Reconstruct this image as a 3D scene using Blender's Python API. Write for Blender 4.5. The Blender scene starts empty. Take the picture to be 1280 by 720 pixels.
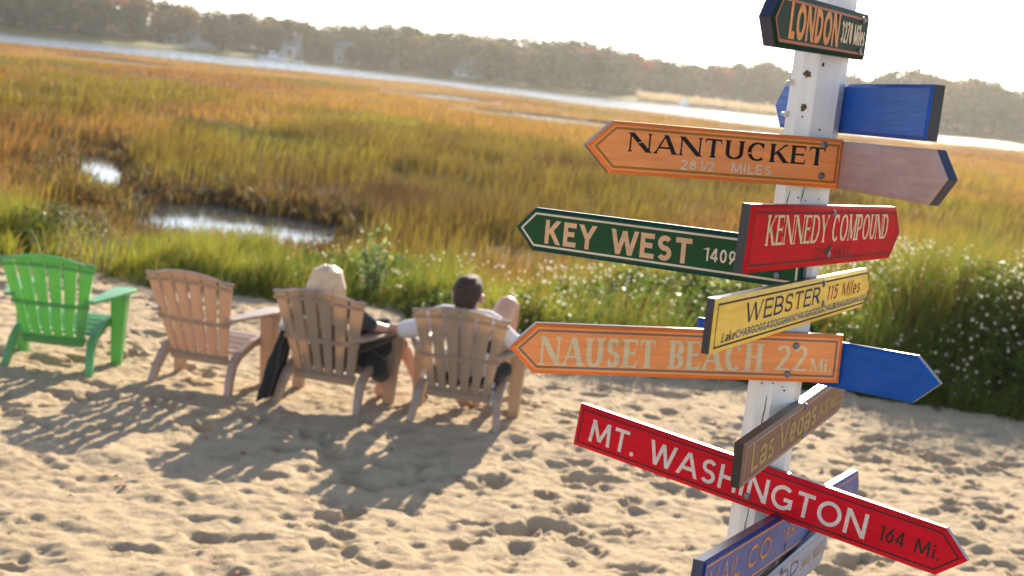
import bpy, bmesh, math, random
import numpy as np
from mathutils import Matrix, Vector

random.seed(7)
rng = np.random.default_rng(11)
S = bpy.context.scene
COL = S.collection
R = math.radians

# ------------------------------------------------------------ camera
EYE = 2.4
FPX = 1778.0                    # focal length for a 1280 pixel wide picture
ROLL, PITCH = R(6.3), math.atan(263.0 / FPX)
cd = bpy.data.cameras.new('camera')
cam = bpy.data.objects.new('camera', cd)
COL.objects.link(cam)
S.camera = cam
cd.sensor_width = 36.0
cd.lens = 36.0 * FPX / 1280.0
cd.clip_start, cd.clip_end = 0.05, 4000.0
_f = Vector((0, math.cos(PITCH), -math.sin(PITCH)))
_u0 = Vector((0, math.sin(PITCH), math.cos(PITCH)))
_r0 = Vector((1, 0, 0))
_r = _r0 * math.cos(ROLL) + _u0 * math.sin(ROLL)
_u = _u0 * math.cos(ROLL) - _r0 * math.sin(ROLL)
cam.matrix_world = Matrix(((_r.x, _u.x, -_f.x, 0), (_r.y, _u.y, -_f.y, 0), (_r.z, _u.z, -_f.z, EYE), (0, 0, 0, 1)))
cd.dof.use_dof = True
cd.dof.focus_distance = 2.62
cd.dof.aperture_fstop = cd.lens * 0.001 / 0.0080
cd.dof.aperture_blades = 0

# ------------------------------------------------------------ sky, sun, exposure
SUN_AZ, SUN_EL = R(13.0), R(25.0)          # azimuth clockwise from +Y
wd = bpy.data.worlds.new('World')
S.world = wd
wd.use_nodes = True
nt = wd.node_tree
sky = nt.nodes.new('ShaderNodeTexSky')
sky.sky_type = 'NISHITA'
sky.sun_disc = False
sky.sun_elevation = SUN_EL
sky.sun_rotation = SUN_AZ
sky.air_density, sky.dust_density, sky.ozone_density = 0.8, 0.5, 2.5
bg = nt.nodes['Background']
bg.inputs['Strength'].default_value = 0.11
hs = nt.nodes.new('ShaderNodeHueSaturation'); hs.inputs['Saturation'].default_value = .75      # thin high haze pales the sky
nt.links.new(sky.outputs[0], hs.inputs['Color']); nt.links.new(hs.outputs[0], bg.inputs[0])
sl = bpy.data.lights.new('sun', 'SUN')
sl.energy, sl.angle, sl.color = 5.0, R(0.5), (1.0, 0.87, 0.68)
sun = bpy.data.objects.new('sun', sl)
COL.objects.link(sun)
_sd = Vector((math.sin(SUN_AZ) * math.cos(SUN_EL), math.cos(SUN_AZ) * math.cos(SUN_EL), math.sin(SUN_EL)))
sun.rotation_euler = _sd.to_track_quat('Z', 'Y').to_euler()
sun.location = (30, 60, 40)
vs = S.view_settings
vs.view_transform, vs.look, vs.exposure, vs.gamma, vs.use_curve_mapping = 'Standard', 'None', 1.38, 1.0, False
S.cycles.use_denoising = True
S.cycles.max_bounces = 6
S.cycles.transparent_max_bounces = 6
S.cycles.volume_bounces = 0
S.cycles.caustics_reflective = False
S.cycles.caustics_refractive = False

# ------------------------------------------------------------ helpers
def tag(o, label=None, cat=None, group=None, kind=None):
    if label: o['label'] = label
    if cat: o['category'] = cat
    if group: o['group'] = group
    if kind: o['kind'] = kind
    return o

def empty(name, loc=(0, 0, 0), rz=0.0):
    o = bpy.data.objects.new(name, None)
    o.empty_display_size = 0.1
    COL.objects.link(o)
    o.location = loc
    o.rotation_euler = (0, 0, rz)
    return o

def link(name, me, mats, parent=None):
    o = bpy.data.objects.new(name, me)
    for m in (mats if isinstance(mats, (list, tuple)) else [mats]):
        me.materials.append(m)
    COL.objects.link(o)
    if parent: o.parent = parent
    return o

def np_mesh(name, V, loops, totals, tint=None, smooth=False, mat_idx=None):
    me = bpy.data.meshes.new(name)
    V = np.asarray(V, np.float32)
    loops = np.asarray(loops, np.int32)
    totals = np.asarray(totals, np.int32)
    me.vertices.add(len(V)); me.vertices.foreach_set('co', V.ravel())
    me.loops.add(len(loops)); me.loops.foreach_set('vertex_index', loops)
    me.polygons.add(len(totals))
    st = np.concatenate([[0], np.cumsum(totals)[:-1]]).astype(np.int32)
    me.polygons.foreach_set('loop_start', st)
    me.polygons.foreach_set('loop_total', totals)
    if mat_idx is not None: me.polygons.foreach_set('material_index', np.asarray(mat_idx, np.int32))
    me.polygons.foreach_set('use_smooth', np.full(len(totals), smooth))
    me.update(calc_edges=True)
    if tint is not None:
        a = me.color_attributes.new('tint', 'FLOAT_COLOR', 'POINT')
        c = np.ones((len(V), 4), np.float32); c[:, :3] = tint
        a.data.foreach_set('color', c.ravel())
    return me

def poly_mesh(name, V, F, smooth=False, mi=None):
    me = bpy.data.meshes.new(name)
    me.from_pydata([tuple(v) for v in V], [], F)
    if mi is not None:
        for p, i in zip(me.polygons, mi): p.material_index = i
    for p in me.polygons: p.use_smooth = smooth
    me.update()
    return me

class MB:
    """collects shapes, built as one mesh object"""
    def __init__(s): s.V = []; s.F = []; s.M = []
    def add(s, V, F, m=0):
        b = len(s.V); s.V += [tuple(v) for v in V]
        s.F += [[i + b for i in f] for f in F]; s.M += [m] * len(F)
    def hexa(s, P, m=0):            # 8 points: bottom ring 4, top ring 4
        s.add(P, [(3, 2, 1, 0), (4, 5, 6, 7), (0, 1, 5, 4), (1, 2, 6, 5), (2, 3, 7, 6), (3, 0, 4, 7)], m)
    def box(s, x0, x1, y0, y1, z0, z1, m=0):
        s.hexa([(x0, y0, z0), (x1, y0, z0), (x1, y1, z0), (x0, y1, z0), (x0, y0, z1), (x1, y0, z1), (x1, y1, z1), (x0, y1, z1)], m)
    def sweep(s, pts, w, h, side, m=0):   # rectangular bar along pts; side = width direction; w,h lists or scalars
        n = len(pts); side = Vector(side).normalized()
        W = w if isinstance(w, (list, tuple)) else [w] * n
        Hh = h if isinstance(h, (list, tuple)) else [h] * n
        V = []
        for i, p in enumerate(pts):
            p = Vector(p)
            d = (Vector(pts[min(i + 1, n - 1)]) - Vector(pts[max(i - 1, 0)])).normalized()
            up = side.cross(d).normalized()
            for a, b in ((-1, -1), (1, -1), (1, 1), (-1, 1)):
                V.append(p + side * (a * W[i] / 2) + up * (b * Hh[i] / 2))
        F = [(3, 2, 1, 0), tuple(4 * (n - 1) + k for k in range(4))]
        for i in range(n - 1):
            for k in range(4):
                a = 4 * i + k; b = 4 * i + (k + 1) % 4
                F.append((a, b, b + 4, a + 4))
        s.add(V, F, m)
    def tube(s, pts, r, n=8, m=0):
        rr = r if isinstance(r, (list, tuple)) else [r] * len(pts)
        V = []; N = len(pts)
        for i, p in enumerate(pts):
            p = Vector(p)
            d = (Vector(pts[min(i + 1, N - 1)]) - Vector(pts[max(i - 1, 0)])).normalized()
            a = d.orthogonal().normalized(); b = d.cross(a)
            for k in range(n):
                t = 2 * math.pi * k / n
                V.append(p + a * (rr[i] * math.cos(t)) + b * (rr[i] * math.sin(t)))
        F = [tuple(reversed(range(n))), tuple(n * (N - 1) + k for k in range(n))]
        for i in range(N - 1):
            for k in range(n):
                a = n * i + k; b = n * i + (k + 1) % n
                F.append((a, b, b + n, a + n))
        s.add(V, F, m)
    def build(s, name, mats, parent=None, smooth=False, bevel=0.0):
        me = poly_mesh(name, s.V, s.F, smooth, s.M)
        bm = bmesh.new(); bm.from_mesh(me)
        bmesh.ops.recalc_face_normals(bm, faces=bm.faces)
        bm.to_mesh(me); bm.free()
        o = link(name, me, mats, parent)
        if bevel:
            b = o.modifiers.new('bevel', 'BEVEL'); b.width = bevel; b.segments = 2; b.limit_method = 'ANGLE'
        return o

def copy_tree(o, parent=None):
    c = o.copy(); COL.objects.link(c); c.parent = parent
    for ch in list(o.children): copy_tree(ch, c)
    return c

# noise in numpy ------------------------------------------------
_tab = rng.random((256, 256))
def vnoise(x, y):
    xi = np.floor(x).astype(int); yi = np.floor(y).astype(int)
    fx = x - xi; fy = y - yi
    fx = fx * fx * (3 - 2 * fx); fy = fy * fy * (3 - 2 * fy)
    a = _tab[xi & 255, yi & 255]; b = _tab[(xi + 1) & 255, yi & 255]
    c = _tab[xi & 255, (yi + 1) & 255]; d = _tab[(xi + 1) & 255, (yi + 1) & 255]
    return (a * (1 - fx) + b * fx) * (1 - fy) + (c * (1 - fx) + d * fx) * fy - 0.5
def fbm(x, y, o=4, g=0.5):
    s = 0; a = 1.0
    for i in range(o):
        s = s + a * vnoise(x * 2 ** i + 17.3 * i, y * 2 ** i + 9.1 * i); a *= g
    return s
def sstep(a, b, x):
    t = np.clip((np.asarray(x, float) - a) / (b - a), 0, 1); return t * t * (3 - 2 * t)

# ------------------------------------------------------------ materials
def new_mat(name):
    m = bpy.data.materials.new(name); m.use_nodes = True
    t = m.node_tree
    return m, t, t.nodes['Principled BSDF']
def N(t, k, **kw):
    n = t.nodes.new(k)
    for a, v in kw.items(): setattr(n, a, v)
    return n
def mixc(t, fac, a, b):
    n = N(t, 'ShaderNodeMix', data_type='RGBA')
    for i, v in ((0, fac), (6, a), (7, b)):
        if hasattr(v, 'default_value') or hasattr(v, 'links'): t.links.new(v, n.inputs[i])
        else: n.inputs[i].default_value = v if i == 0 else (*v, 1)
    return n.outputs[2]
def noise(t, scale, detail=4, rough=0.6, vec=None, stretch=None):
    n = N(t, 'ShaderNodeTexNoise')
    n.inputs['Scale'].default_value = scale; n.inputs['Detail'].default_value = detail; n.inputs['Roughness'].default_value = rough
    if vec is None:
        tc = N(t, 'ShaderNodeTexCoord'); vec = tc.outputs['Object']
    if stretch:
        mp = N(t, 'ShaderNodeMapping'); mp.inputs['Scale'].default_value = stretch
        t.links.new(vec, mp.inputs[0]); vec = mp.outputs[0]
    t.links.new(vec, n.inputs['Vector'])
    return n.outputs['Fac']
def ramp(t, x, lo, hi):
    n = N(t, 'ShaderNodeMapRange'); n.inputs[1].default_value = lo; n.inputs[2].default_value = hi
    t.links.new(x, n.inputs[0]); return n.outputs[0]
def bump(t, p, h, strength, dist=0.01):
    b = N(t, 'ShaderNodeBump'); b.inputs['Strength'].default_value = strength; b.inputs['Distance'].default_value = dist
    t.links.new(h, b.inputs['Height']); t.links.new(b.outputs[0], p.inputs['Normal'])

def simple(name, col, rough=0.5, var=0.15, scale=30.0, spec=0.5, bumpv=0.0, stretch=None, metal=0.0):
    m, t, p = new_mat(name)
    f = noise(t, scale, 4, 0.6, None, stretch)
    dark = tuple(c * (1 - var) for c in col); light = tuple(min(1, c * (1 + var)) for c in col)
    t.links.new(mixc(t, ramp(t, f, .3, .7), dark, light), p.inputs['Base Color'])
    p.inputs['Roughness'].default_value = rough
    p.inputs['Specular IOR Level'].default_value = spec
    p.inputs['Metallic'].default_value = metal
    if bumpv: bump(t, p, f, bumpv)
    return m

def paint(name, col, rough=0.42, grain=0.12, spec=0.07):
    """painted wood: faint grain along the board, a little dirt"""
    m, t, p = new_mat(name)
    g = noise(t, 60, 5, 0.65, None, (0.12, 1.4, 1.0))
    d = noise(t, 9, 5, 0.7)
    c1 = mixc(t, ramp(t, g, .3, .7), tuple(c * .84 for c in col), tuple(min(1, c * 1.10) for c in col))
    worn = tuple(c * .72 + .03 for c in col)
    c2 = mixc(t, ramp(t, d, .60, .80), c1, worn)
    ch = noise(t, 38, 8, .75, None, (.6, 1, 1))
    c2 = mixc(t, ramp(t, ch, .685, .70), c2, tuple(min(1, x * .45 + .16) for x in col))
    st = noise(t, 3.5, 4, .7)
    mu = N(t, 'ShaderNodeMix', data_type='RGBA', blend_type='MULTIPLY'); mu.inputs[7].default_value = (.80, .78, .74, 1)
    t.links.new(ramp(t, st, .42, .78), mu.inputs[0]); t.links.new(c2, mu.inputs[6]); c2 = mu.outputs[2]
    t.links.new(c2, p.inputs['Base Color'])
    p.inputs['Roughness'].default_value = rough + .12
    p.inputs['Specular IOR Level'].default_value = spec
    bump(t, p, g, grain, 0.004)
    return m

M_EDGE = simple('black_edge_paint', (.016, .013, .016), .30, .3, 40)
M_NAVY = simple('navy_edge_paint', (.015, .02, .06), .32, .3, 40)
M_BOLT = simple('zinc_bolt', (.16, .165, .17), .45, .35, 90, metal=0.5)

def translucent_mat(name, attr=True, col=(.1, .1, .03), trans=0.5, hue_random=False, rough=0.55, spec=0.3):
    m, t, p = new_mat(name)
    out = t.nodes['Material Output']
    if attr:
        a = N(t, 'ShaderNodeAttribute'); a.attribute_name = 'tint'; c = a.outputs['Color']
    else:
        oi = N(t, 'ShaderNodeObjectInfo')
        c = mixc(t, oi.outputs['Random'], tuple(x * .7 for x in col), tuple(x * 1.3 for x in col)) if hue_random else None
        if c is None:
            f = noise(t, 8); c = mixc(t, ramp(t, f, .3, .7), tuple(x * .8 for x in col), tuple(x * 1.2 for x in col))
    t.links.new(c, p.inputs['Base Color'])
    p.inputs['Roughness'].default_value = rough
    p.inputs['Specular IOR Level'].default_value = spec
    tr = N(t, 'ShaderNodeBsdfTranslucent'); t.links.new(c, tr.inputs['Color'])
    mx = N(t, 'ShaderNodeMixShader'); mx.inputs[0].default_value = trans
    t.links.new(p.outputs[0], mx.inputs[1]); t.links.new(tr.outputs[0], mx.inputs[2])
    t.links.new(mx.outputs[0], out.inputs['Surface'])
    return m

# sand
def sand_mat():
    m, t, p = new_mat('beach_sand')
    a = noise(t, 2.2, 6, .65); b = noise(t, 160, 4, .7); c = noise(t, 18, 5, .65)
    col = mixc(t, ramp(t, a, .3, .7), (.400, .290, .175), (.455, .342, .214))
    col = mixc(t, ramp(t, b, .35, .75), col, (.56, .44, .29))
    col = mixc(t, ramp(t, b, .36, .22), col, (.17, .11, .06))
    t.links.new(col, p.inputs['Base Color'])
    p.inputs['Roughness'].default_value = .95
    p.inputs['Specular IOR Level'].default_value = .1
    s = N(t, 'ShaderNodeMath', operation='MULTIPLY_ADD'); s.inputs[1].default_value = .35
    t.links.new(b, s.inputs[0]); t.links.new(c, s.inputs[2])
    bump(t, p, s.outputs[0], .8, 0.03)
    return m
M_SAND = sand_mat()

# ------------------------------------------------------------ land shape
EDGE_X = [-40, -14, -5.0, -4.0, -2.6, -1.24, -.4, .48, 2.95, 4.45, 12, 40]
EDGE_Y = [14.6, 14.2, 13.8, 13.65, 13.6, 13.8, 12.9, 11.9, 12.15, 11.85, 11.4, 11.2]
def edge_y(x): return np.interp(x, EDGE_X, EDGE_Y) + .25 * vnoise(np.asarray(x, float) * 1.7, np.asarray(x, float) * 0 + 3.3)
NEAR_X = [-400, -120, -73.7, -36.4, -17.5, -3.7, 8.7, 17.6, 31.2, 50, 77.5, 92.8, 400]
NEAR_Y = [160, 170, 178, 220, 245, 225, 200, 203, 186, 200, 232, 242, 300]
FAR_X = [-450, -200, -132, -100, -66.8, -5.6, 18.5, 65.9, 125.8, 143, 450]
FAR_Y = [330, 335, 353, 420, 445, 400, 400, 420, 421, 416, 430]
def near_y(x): return np.interp(x, NEAR_X, NEAR_Y)
def far_y(x): return np.interp(x, FAR_X, FAR_Y)
POOLS = [  # x, y, rx, ry : pools and cut channels in the marsh
    (-9.2, 30.9, .50, 3.9, -.31), (-4.6, 22.9, 1.75, 1.9, -.2), (-5.4, 24.8, 1.15, 1.8, -.2), (-4.0, 24.5, 1.0, 1.6, -.2),
    (-9.0, 150, 5.0, 8.5, 0), (1.5, 113, 6.0, 6, 0), (11, 112, 6, 6, 0), (19, 108, 6, 6, 0), (-44, 150, 6, 7, 0), (28, 150, 8, 8, 0)]
def pool_d(x, y):
    """<0 inside a pool, about metres outside"""
    w = .16 * vnoise(x * 1.1, y * 1.1 + 40)
    d = np.full(np.shape(x), 99.0)
    for px, py, rx, ry, sh in POOLS:
        q = np.sqrt(((x - px - sh * (y - py)) / rx) ** 2 + ((y - py) / ry) ** 2)
        d = np.minimum(d, (q - 1) * min(rx, ry))
    return d + w
WATER_Z = -.60
def marsh_z(x, y):
    e = edge_y(x)
    t = y - e
    z = -.02 - .38 * sstep(.6, 5.5, t) + .08 * fbm(x * .5, y * .5)
    z = z + .32 * sstep(.5, 3.0, x) * sstep(.2, 1.2, t) * (1 - sstep(3.5, 7.5, t))
    z = np.where(t < .4, -.35 + .33 * sstep(-.5, .4, t) , z)
    pd = pool_d(x, y)
    z = z - .75 * (1 - sstep(-.15, .45, pd))
    bn, bf = near_y(x), far_y(x)
    inb = sstep(-1.5, 2.0, y - bn) * (1 - sstep(-3.0, 1.0, y - bf))
    z = z * (1 - inb) + -1.8 * inb
    f = y - bf
    z = z + 1.1 * sstep(-1, 18, f) + 5.5 * sstep(25, 140, f) + .6 * fbm(x * .03, y * .03) * sstep(5, 40, f)
    return z

# sand -------------------------------------------------------------
def graded(a0, a1, step, lo, hi, g=1.18):
    c = list(np.arange(a0, a1 + step / 2, step))
    s = step
    l = []
    v = a0
    while v > lo: s *= g; v -= s; l.append(v)
    s = step; h = []; v = a1
    while v < hi: s *= g; v += s; h.append(v)
    return np.array(l[::-1] + c + h)
gx = graded(-5.2, 5.6, .02, -60, 60)
gy = graded(5.3, 14.6, .02, -30, 15.2)
SX, SY = np.meshgrid(gx, gy)
def sand_height():
    x, y = SX, SY
    z = .07 * fbm(x * .8, y * .8, 2) + .024 * fbm(x * 2.3 + 5, y * 3.4, 2) + .022 * fbm(x * 7, y * 9.5, 3) + .016 * fbm(x * 19, y * 25, 3)
    n = 4200
    px = rng.uniform(-6, 6.4, n); py = rng.uniform(4.8, 14.3, n)
    for i in range(n):
        big = rng.random()
        r = .017 + .072 * big ** 3.0
        d = r * rng.uniform(.32, .68) * float(np.clip(.8 + 1.5 * vnoise(np.array([px[i] * .7]), np.array([py[i] * 1.1]))[0], .2, 1.25))
        el = rng.uniform(1.1, 2.3); an = rng.normal() * .7
        i0, i1 = np.searchsorted(gx, [px[i] - r * 5, px[i] + r * 5]); j0, j1 = np.searchsorted(gy, [py[i] - r * 5, py[i] + r * 5])
        if i1 <= i0 or j1 <= j0: continue
        X = x[j0:j1, i0:i1] - px[i]; Y = y[j0:j1, i0:i1] - py[i]
        a = (X * math.cos(an) + Y * math.sin(an)) / el; b = -X * math.sin(an) + Y * math.cos(an)
        q = np.sqrt(a * a + b * b) / r + .9 * vnoise((X + px[i]) * 11, (Y + py[i]) * 11) + .5 * vnoise((X + px[i]) * 27, (Y + py[i]) * 27)
        z[j0:j1, i0:i1] += -d * np.exp(-np.clip(q, 0, 9) ** 5 * .9) + .22 * d * np.exp(-((q - 1.35) / .33) ** 2)
    t = y - edge_y(x)
    z = z - .5 * sstep(.55, 1.3, t)
    return z
SZ = sand_height()
def sand_at(x, y, r=.06):
    i0, i1 = np.searchsorted(gx, [x - r, x + r]); j0, j1 = np.searchsorted(gy, [y - r, y + r])
    return float(SZ[j0:j1 + 1, i0:i1 + 1].mean())
CHAIRS = [(-3.20, 9.79, 0), (-2.18, 9.76, -15), (-1.255, 9.57, -14), (-.30, 9.47, -7)]
FEET = [(-.25, 0), (.25, 0), (-.31, .47), (.31, .47)]
for cx, cy, ya in CHAIRS:          # the chairs have settled: level the sand a little under their feet
    ca, sa = math.cos(R(ya)), math.sin(R(ya))
    for fx, fy in FEET:
        X = cx + fx * ca - fy * sa; Y = cy + fx * sa + fy * ca
        w = np.exp(-((SX - X) ** 2 + (SY - Y) ** 2) / .07 ** 2)
        SZ = SZ * (1 - w) + 0.0 * w

def grid_mesh(name, X, Y, Z, tint=None, smooth=True):
    ny, nx = X.shape
    V = np.stack([X, Y, Z], -1).reshape(-1, 3)
    i = np.arange(ny * nx).reshape(ny, nx)
    L = np.stack([i[:-1, :-1], i[:-1, 1:], i[1:, 1:], i[1:, :-1]], -1).reshape(-1)
    return np_mesh(name, V, L, np.full((ny - 1) * (nx - 1), 4), tint, smooth)
tag(link('beach', grid_mesh('beach', SX, SY, SZ), M_SAND), kind='structure')

# marsh ground -------------------------------------------------------
my = np.concatenate([np.arange(10.9, 19, .10), 19 * 1.0075 ** np.arange(0, 520)])
ms = np.concatenate([np.linspace(-2.2, -.62, 40)[:-1], np.linspace(-.62, .62, 420), np.linspace(.62, 2.2, 40)[1:]])
MX = my[:, None] * ms[None, :]; MY = np.repeat(my[:, None], len(ms), 1)
MZ = marsh_z(MX, MY)

# patches of the marsh: 0 straw gold, 1 green, rust
def patch_cols(x, y, jitter=None):
    n1 = fbm(x * .055 + 3, y * .02 + 8, 4); n2 = fbm(x * .16 + 31, y * .075 + 2, 3); n3 = fbm(x * .03 + 77, y * .012 + 50, 3)
    gold = np.array([.29, .165, .036]); green = np.array([.18, .130, .020]); rust = np.array([.225, .112, .030]); lime = np.array([.22, .190, .026])
    g = sstep(.16, .46, n1 + .5 * n2)[..., None]; r = sstep(.06, .34, n3 - .3 * n2)[..., None]
    c = gold * (1 - r) + rust * r
    c = c * (1 - g) + green * g
    l = (sstep(.22, .42, n2) * (1 - sstep(60, 130, y)))[..., None] * .8
    c = c * (1 - l) + lime * l
    b = (.85 * np.exp(-((x + 2.6 + .2 * (y - 27)) / 3.6) ** 2 - ((y - 27.5) / 3.2) ** 2) + .5 * sstep(.12, .3, fbm(x * .35 + 60, y * .22 + 9, 3)) * (1 - sstep(45, 80, y)))[..., None]
    b = np.clip(b, 0, .9)
    c = c * (1 - b) + np.array([.085, .048, .020]) * b
    return c
mud0 = np.array([.045, .032, .018])
CHAN = [((-34, 62), (-12, 50)), ((-12, 50), (-7, 41)), ((-3, 45), (11, 40)), ((-50, 110), (-14, 92)), ((-14, 92), (2, 97)), ((4, 66), (30, 60)), ((-6, 36), (4, 33))]
def channels(x, y):
    """1 along the narrow ditches that wind through the marsh"""
    m = np.zeros(np.shape(x))
    yy = y + 2.0 * vnoise(x * .22, y * 0 + 7.7); 
    for (ax, ay), (bx, by) in CHAN:
        t = np.clip(((x - ax) * (bx - ax) + (yy - ay) * (by - ay)) / ((bx - ax) ** 2 + (by - ay) ** 2), 0, 1)
        d = np.hypot(x - ax - t * (bx - ax), yy - ay - t * (by - ay))
        m = np.maximum(m, 1 - sstep(.5 + ay * .008, 1.0 + ay * .022, d))
    return m
pc = patch_cols(MX, MY)
for bx, by, hw_ in ((-5.3, 26.2, 2.3), (-10.4, 34.2, 1.1)):
    q = (sstep(-3.5, -1.5, MY - by) * (1 - sstep(4.5, 7, MY - by)) * (1 - sstep(-.4, .8, np.abs(MX - bx + .2 * (MY - by)) - hw_ - .15 * (MY - by))))[..., None] * .85
    pc = pc * (1 - q) + mud0 * q
ch_ = channels(MX, MY)[..., None]
pc = pc * (1 - ch_) + np.array([.045, .04, .02]) * ch_
mud = np.array([.03, .023, .015])
t_ = MY - edge_y(MX)
pdm = pool_d(MX, MY)
k = (1 - sstep(.05, .45, pdm))[..., None]
pc = pc * (.62) * (1 - k) + mud * k
far = MY - far_y(MX)
shore = sstep(-4, 2, far)[..., None]
reed = np.array([.40, .32, .20]); lawn = np.array([.16, .17, .05]); wood = np.array([.07, .055, .03])
isreed = (sstep(28, 36, MX) * (1 - sstep(92, 104, MX)))[..., None]
fc = (lawn * (1 - isreed) + reed * isreed)
fw = sstep(30, 45, far)[..., None]
fc = fc * (1 - fw) + wood * fw
pc = pc * (1 - shore) + fc * shore
nearmud = (1 - sstep(.3, 2.6, t_))[..., None]
pc = pc * (1 - nearmud) + np.array([.10, .085, .04]) * nearmud
M_MARSH, tt, pp = new_mat('marsh_ground')
at = N(tt, 'ShaderNodeAttribute'); at.attribute_name = 'tint'
nz = noise(tt, 1.5, 6, .7)
mu = N(tt, 'ShaderNodeMix', data_type='RGBA', blend_type='MULTIPLY'); tt.links.new(ramp(tt, nz, .35, .75), mu.inputs[0]); tt.links.new(at.outputs['Color'], mu.inputs[6]); mu.inputs[7].default_value = (.5, .45, .4, 1)
tt.links.new(mu.outputs[2], pp.inputs['Base Color'])
pp.inputs['Roughness'].default_value = .95; pp.inputs['Specular IOR Level'].default_value = .1
bump(tt, pp, nz, .6, .15)
tag(link('marsh_ground', grid_mesh('marsh_ground', MX, MY, MZ, pc.reshape(-1, 3)), M_MARSH), kind='structure')

# water ---------------------------------------------------------------
M_WATER, tt, pp = new_mat('water')
pp.inputs['Base Color'].default_value = (.03, .04, .045, 1)
pp.inputs['Roughness'].default_value = .06
pp.inputs['IOR'].default_value = 1.33
pp.inputs['Specular IOR Level'].default_value = .38
w1 = noise(tt, 3.0, 4, .6, None, (1, .6, 1)); w2 = noise(tt, .35, 3, .6, None, (1, .5, 1))
s_ = N(tt, 'ShaderNodeMath', operation='MULTIPLY_ADD'); s_.inputs[1].default_value = 3.0
tt.links.new(w2, s_.inputs[0]); tt.links.new(w1, s_.inputs[2])
gd = N(tt, 'ShaderNodeNewGeometry'); sx_ = N(tt, 'ShaderNodeSeparateXYZ'); tt.links.new(gd.outputs['Position'], sx_.inputs[0])
bb = N(tt, 'ShaderNodeBump'); bb.inputs['Distance'].default_value = .12
mr = N(tt, 'ShaderNodeMapRange'); mr.inputs[1].default_value = 60; mr.inputs[2].default_value = 170; mr.inputs[3].default_value = .035; mr.inputs[4].default_value = 1.0
tt.links.new(sx_.outputs[1], mr.inputs[0]); tt.links.new(mr.outputs[0], bb.inputs['Strength'])      # sheltered pools are calm, the open bay is rippled
tt.links.new(s_.outputs[0], bb.inputs['Height']); tt.links.new(bb.outputs[0], pp.inputs['Normal'])
wy = np.concatenate([np.arange(15, 60, 3.0), np.arange(60, 470, 8.0)])
wx = np.linspace(-460, 460, 90)
WX, WY = np.meshgrid(wx, wy)
tag(link('bay_water', grid_mesh('bay_water', WX, WY, np.full(WX.shape, WATER_Z)), M_WATER), kind='structure')

# ------------------------------------------------------------ grasses
M_GRASS = translucent_mat('grass_blades', True, trans=.56, rough=.5, spec=.35)

def blade_mesh(name, x, y, z, h, w, lean, tint, curl=.5):
    n = len(x)
    az = rng.uniform(0, 2 * math.pi, n); fa = rng.uniform(0, math.pi, n)
    lx = np.cos(az) * lean * h + .10 * h; ly = np.sin(az) * lean * h
    dx = np.cos(fa) * w / 2; dy = np.sin(fa) * w / 2
    V = np.zeros((n, 5, 3), np.float32)
    mx = x + lx * .3; mY = y + ly * .3; mz = z + h * .58
    V[:, 0] = np.stack([x - dx, y - dy, z], -1); V[:, 1] = np.stack([x + dx, y + dy, z], -1)
    V[:, 2] = np.stack([mx + dx * .8, mY + dy * .8, mz], -1); V[:, 3] = np.stack([mx - dx * .8, mY - dy * .8, mz], -1)
    V[:, 4] = np.stack([x + lx, y + ly, z + h * (1 - .25 * lean)], -1)
    b = (np.arange(n) * 5)[:, None]
    L = np.concatenate([b + np.array([0, 1, 2, 3]), b + np.array([3, 2, 4])], 1).reshape(-1)
    T = np.tile([4, 3], n)
    return np_mesh(name, V.reshape(-1, 3), L, T, np.repeat(tint, 5, 0))

def leaf_mesh(name, x, y, z, s, tint, flat=.6):
    n = len(x)
    a = rng.normal(size=(n, 3)); a[:, 2] *= flat; a /= np.linalg.norm(a, axis=1)[:, None]
    b = np.cross(a, rng.normal(size=(n, 3))); b /= np.linalg.norm(b, axis=1)[:, None]
    c = np.stack([x, y, z], -1); s = s[:, None]
    V = np.stack([c - a * s, c + b * s * .42 + a * s * .1, c + a * s, c - b * s * .42 + a * s * .1], 1)
    L = np.arange(4 * n); T = np.full(n, 4)
    return np_mesh(name, V.reshape(-1, 3), L, T, np.repeat(tint, 4, 0))

# 1. the verge of tall grass behind the beach
def hgt_of(x): return np.interp(x, [-9, -5.2, -4.4, -3.5, -1.4, -.2, .8, 2.2, 3.2, 9], [.52, .52, .32, .44, .46, .55, .70, .82, .92, .95])
def verge(n):
    x = rng.uniform(-9, 8.5, n); e = edge_y(x)
    depth = np.where(x > 0, 4.6, 3.0)
    t = rng.random(n) ** 1.15 * depth
    cl = fbm(x * 1.3, (e + t) * 1.3 + 5, 3)
    hgt = np.interp(x, [-9, -5.2, -4.4, -3.5, -1.4, -.2, .8, 2.2, 3.2, 9], [.52, .52, .32, .44, .46, .55, .70, .82, .92, .95])
    h = hgt * (.42 + 1.15 * np.clip(cl + .42, 0, 1)) * rng.uniform(.55, 1.15, n)
    h *= .5 + .5 * sstep(-.05, .9, t)
    keep = rng.random(n) < np.clip(.55 + 1.2 * cl, .1, 1)
    # a gap of bare shaded ground at the far left
    keep &= ~((np.abs(x + 4.55) < .5) & (t < 1.6) & (rng.random(n) < .75))
    x, t, h, cl = x[keep], t[keep], h[keep], cl[keep]
    y = edge_y(x) + t
    return x, y, marsh_z(x, y) - .03, h, cl
x, y, z, h, cl = verge(120000)
u = rng.random(len(x))[:, None]
q = sstep(-.2, .22, fbm(x * .9 + 9, y * .9 + 2, 3))[:, None]
ct = np.array([.110, .160, .022]) * (1 - q) + np.array([.25, .265, .030]) * q
tall = np.clip(h / np.maximum(hgt_of(x), .1) - .55, 0, 1)[:, None]
ct = ct * (1 - .5 * tall) + np.array([.27, .25, .035]) * .5 * tall  # backlit tips put into the colour: taller blades are tinted lime
ct = np.where(u < .10, np.array([.34, .22, .06]), ct)
ct = np.where(u > .97, np.array([.32, .12, .03]), ct)
ct = ct * rng.uniform(.75, 1.2, (len(x), 1))
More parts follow.
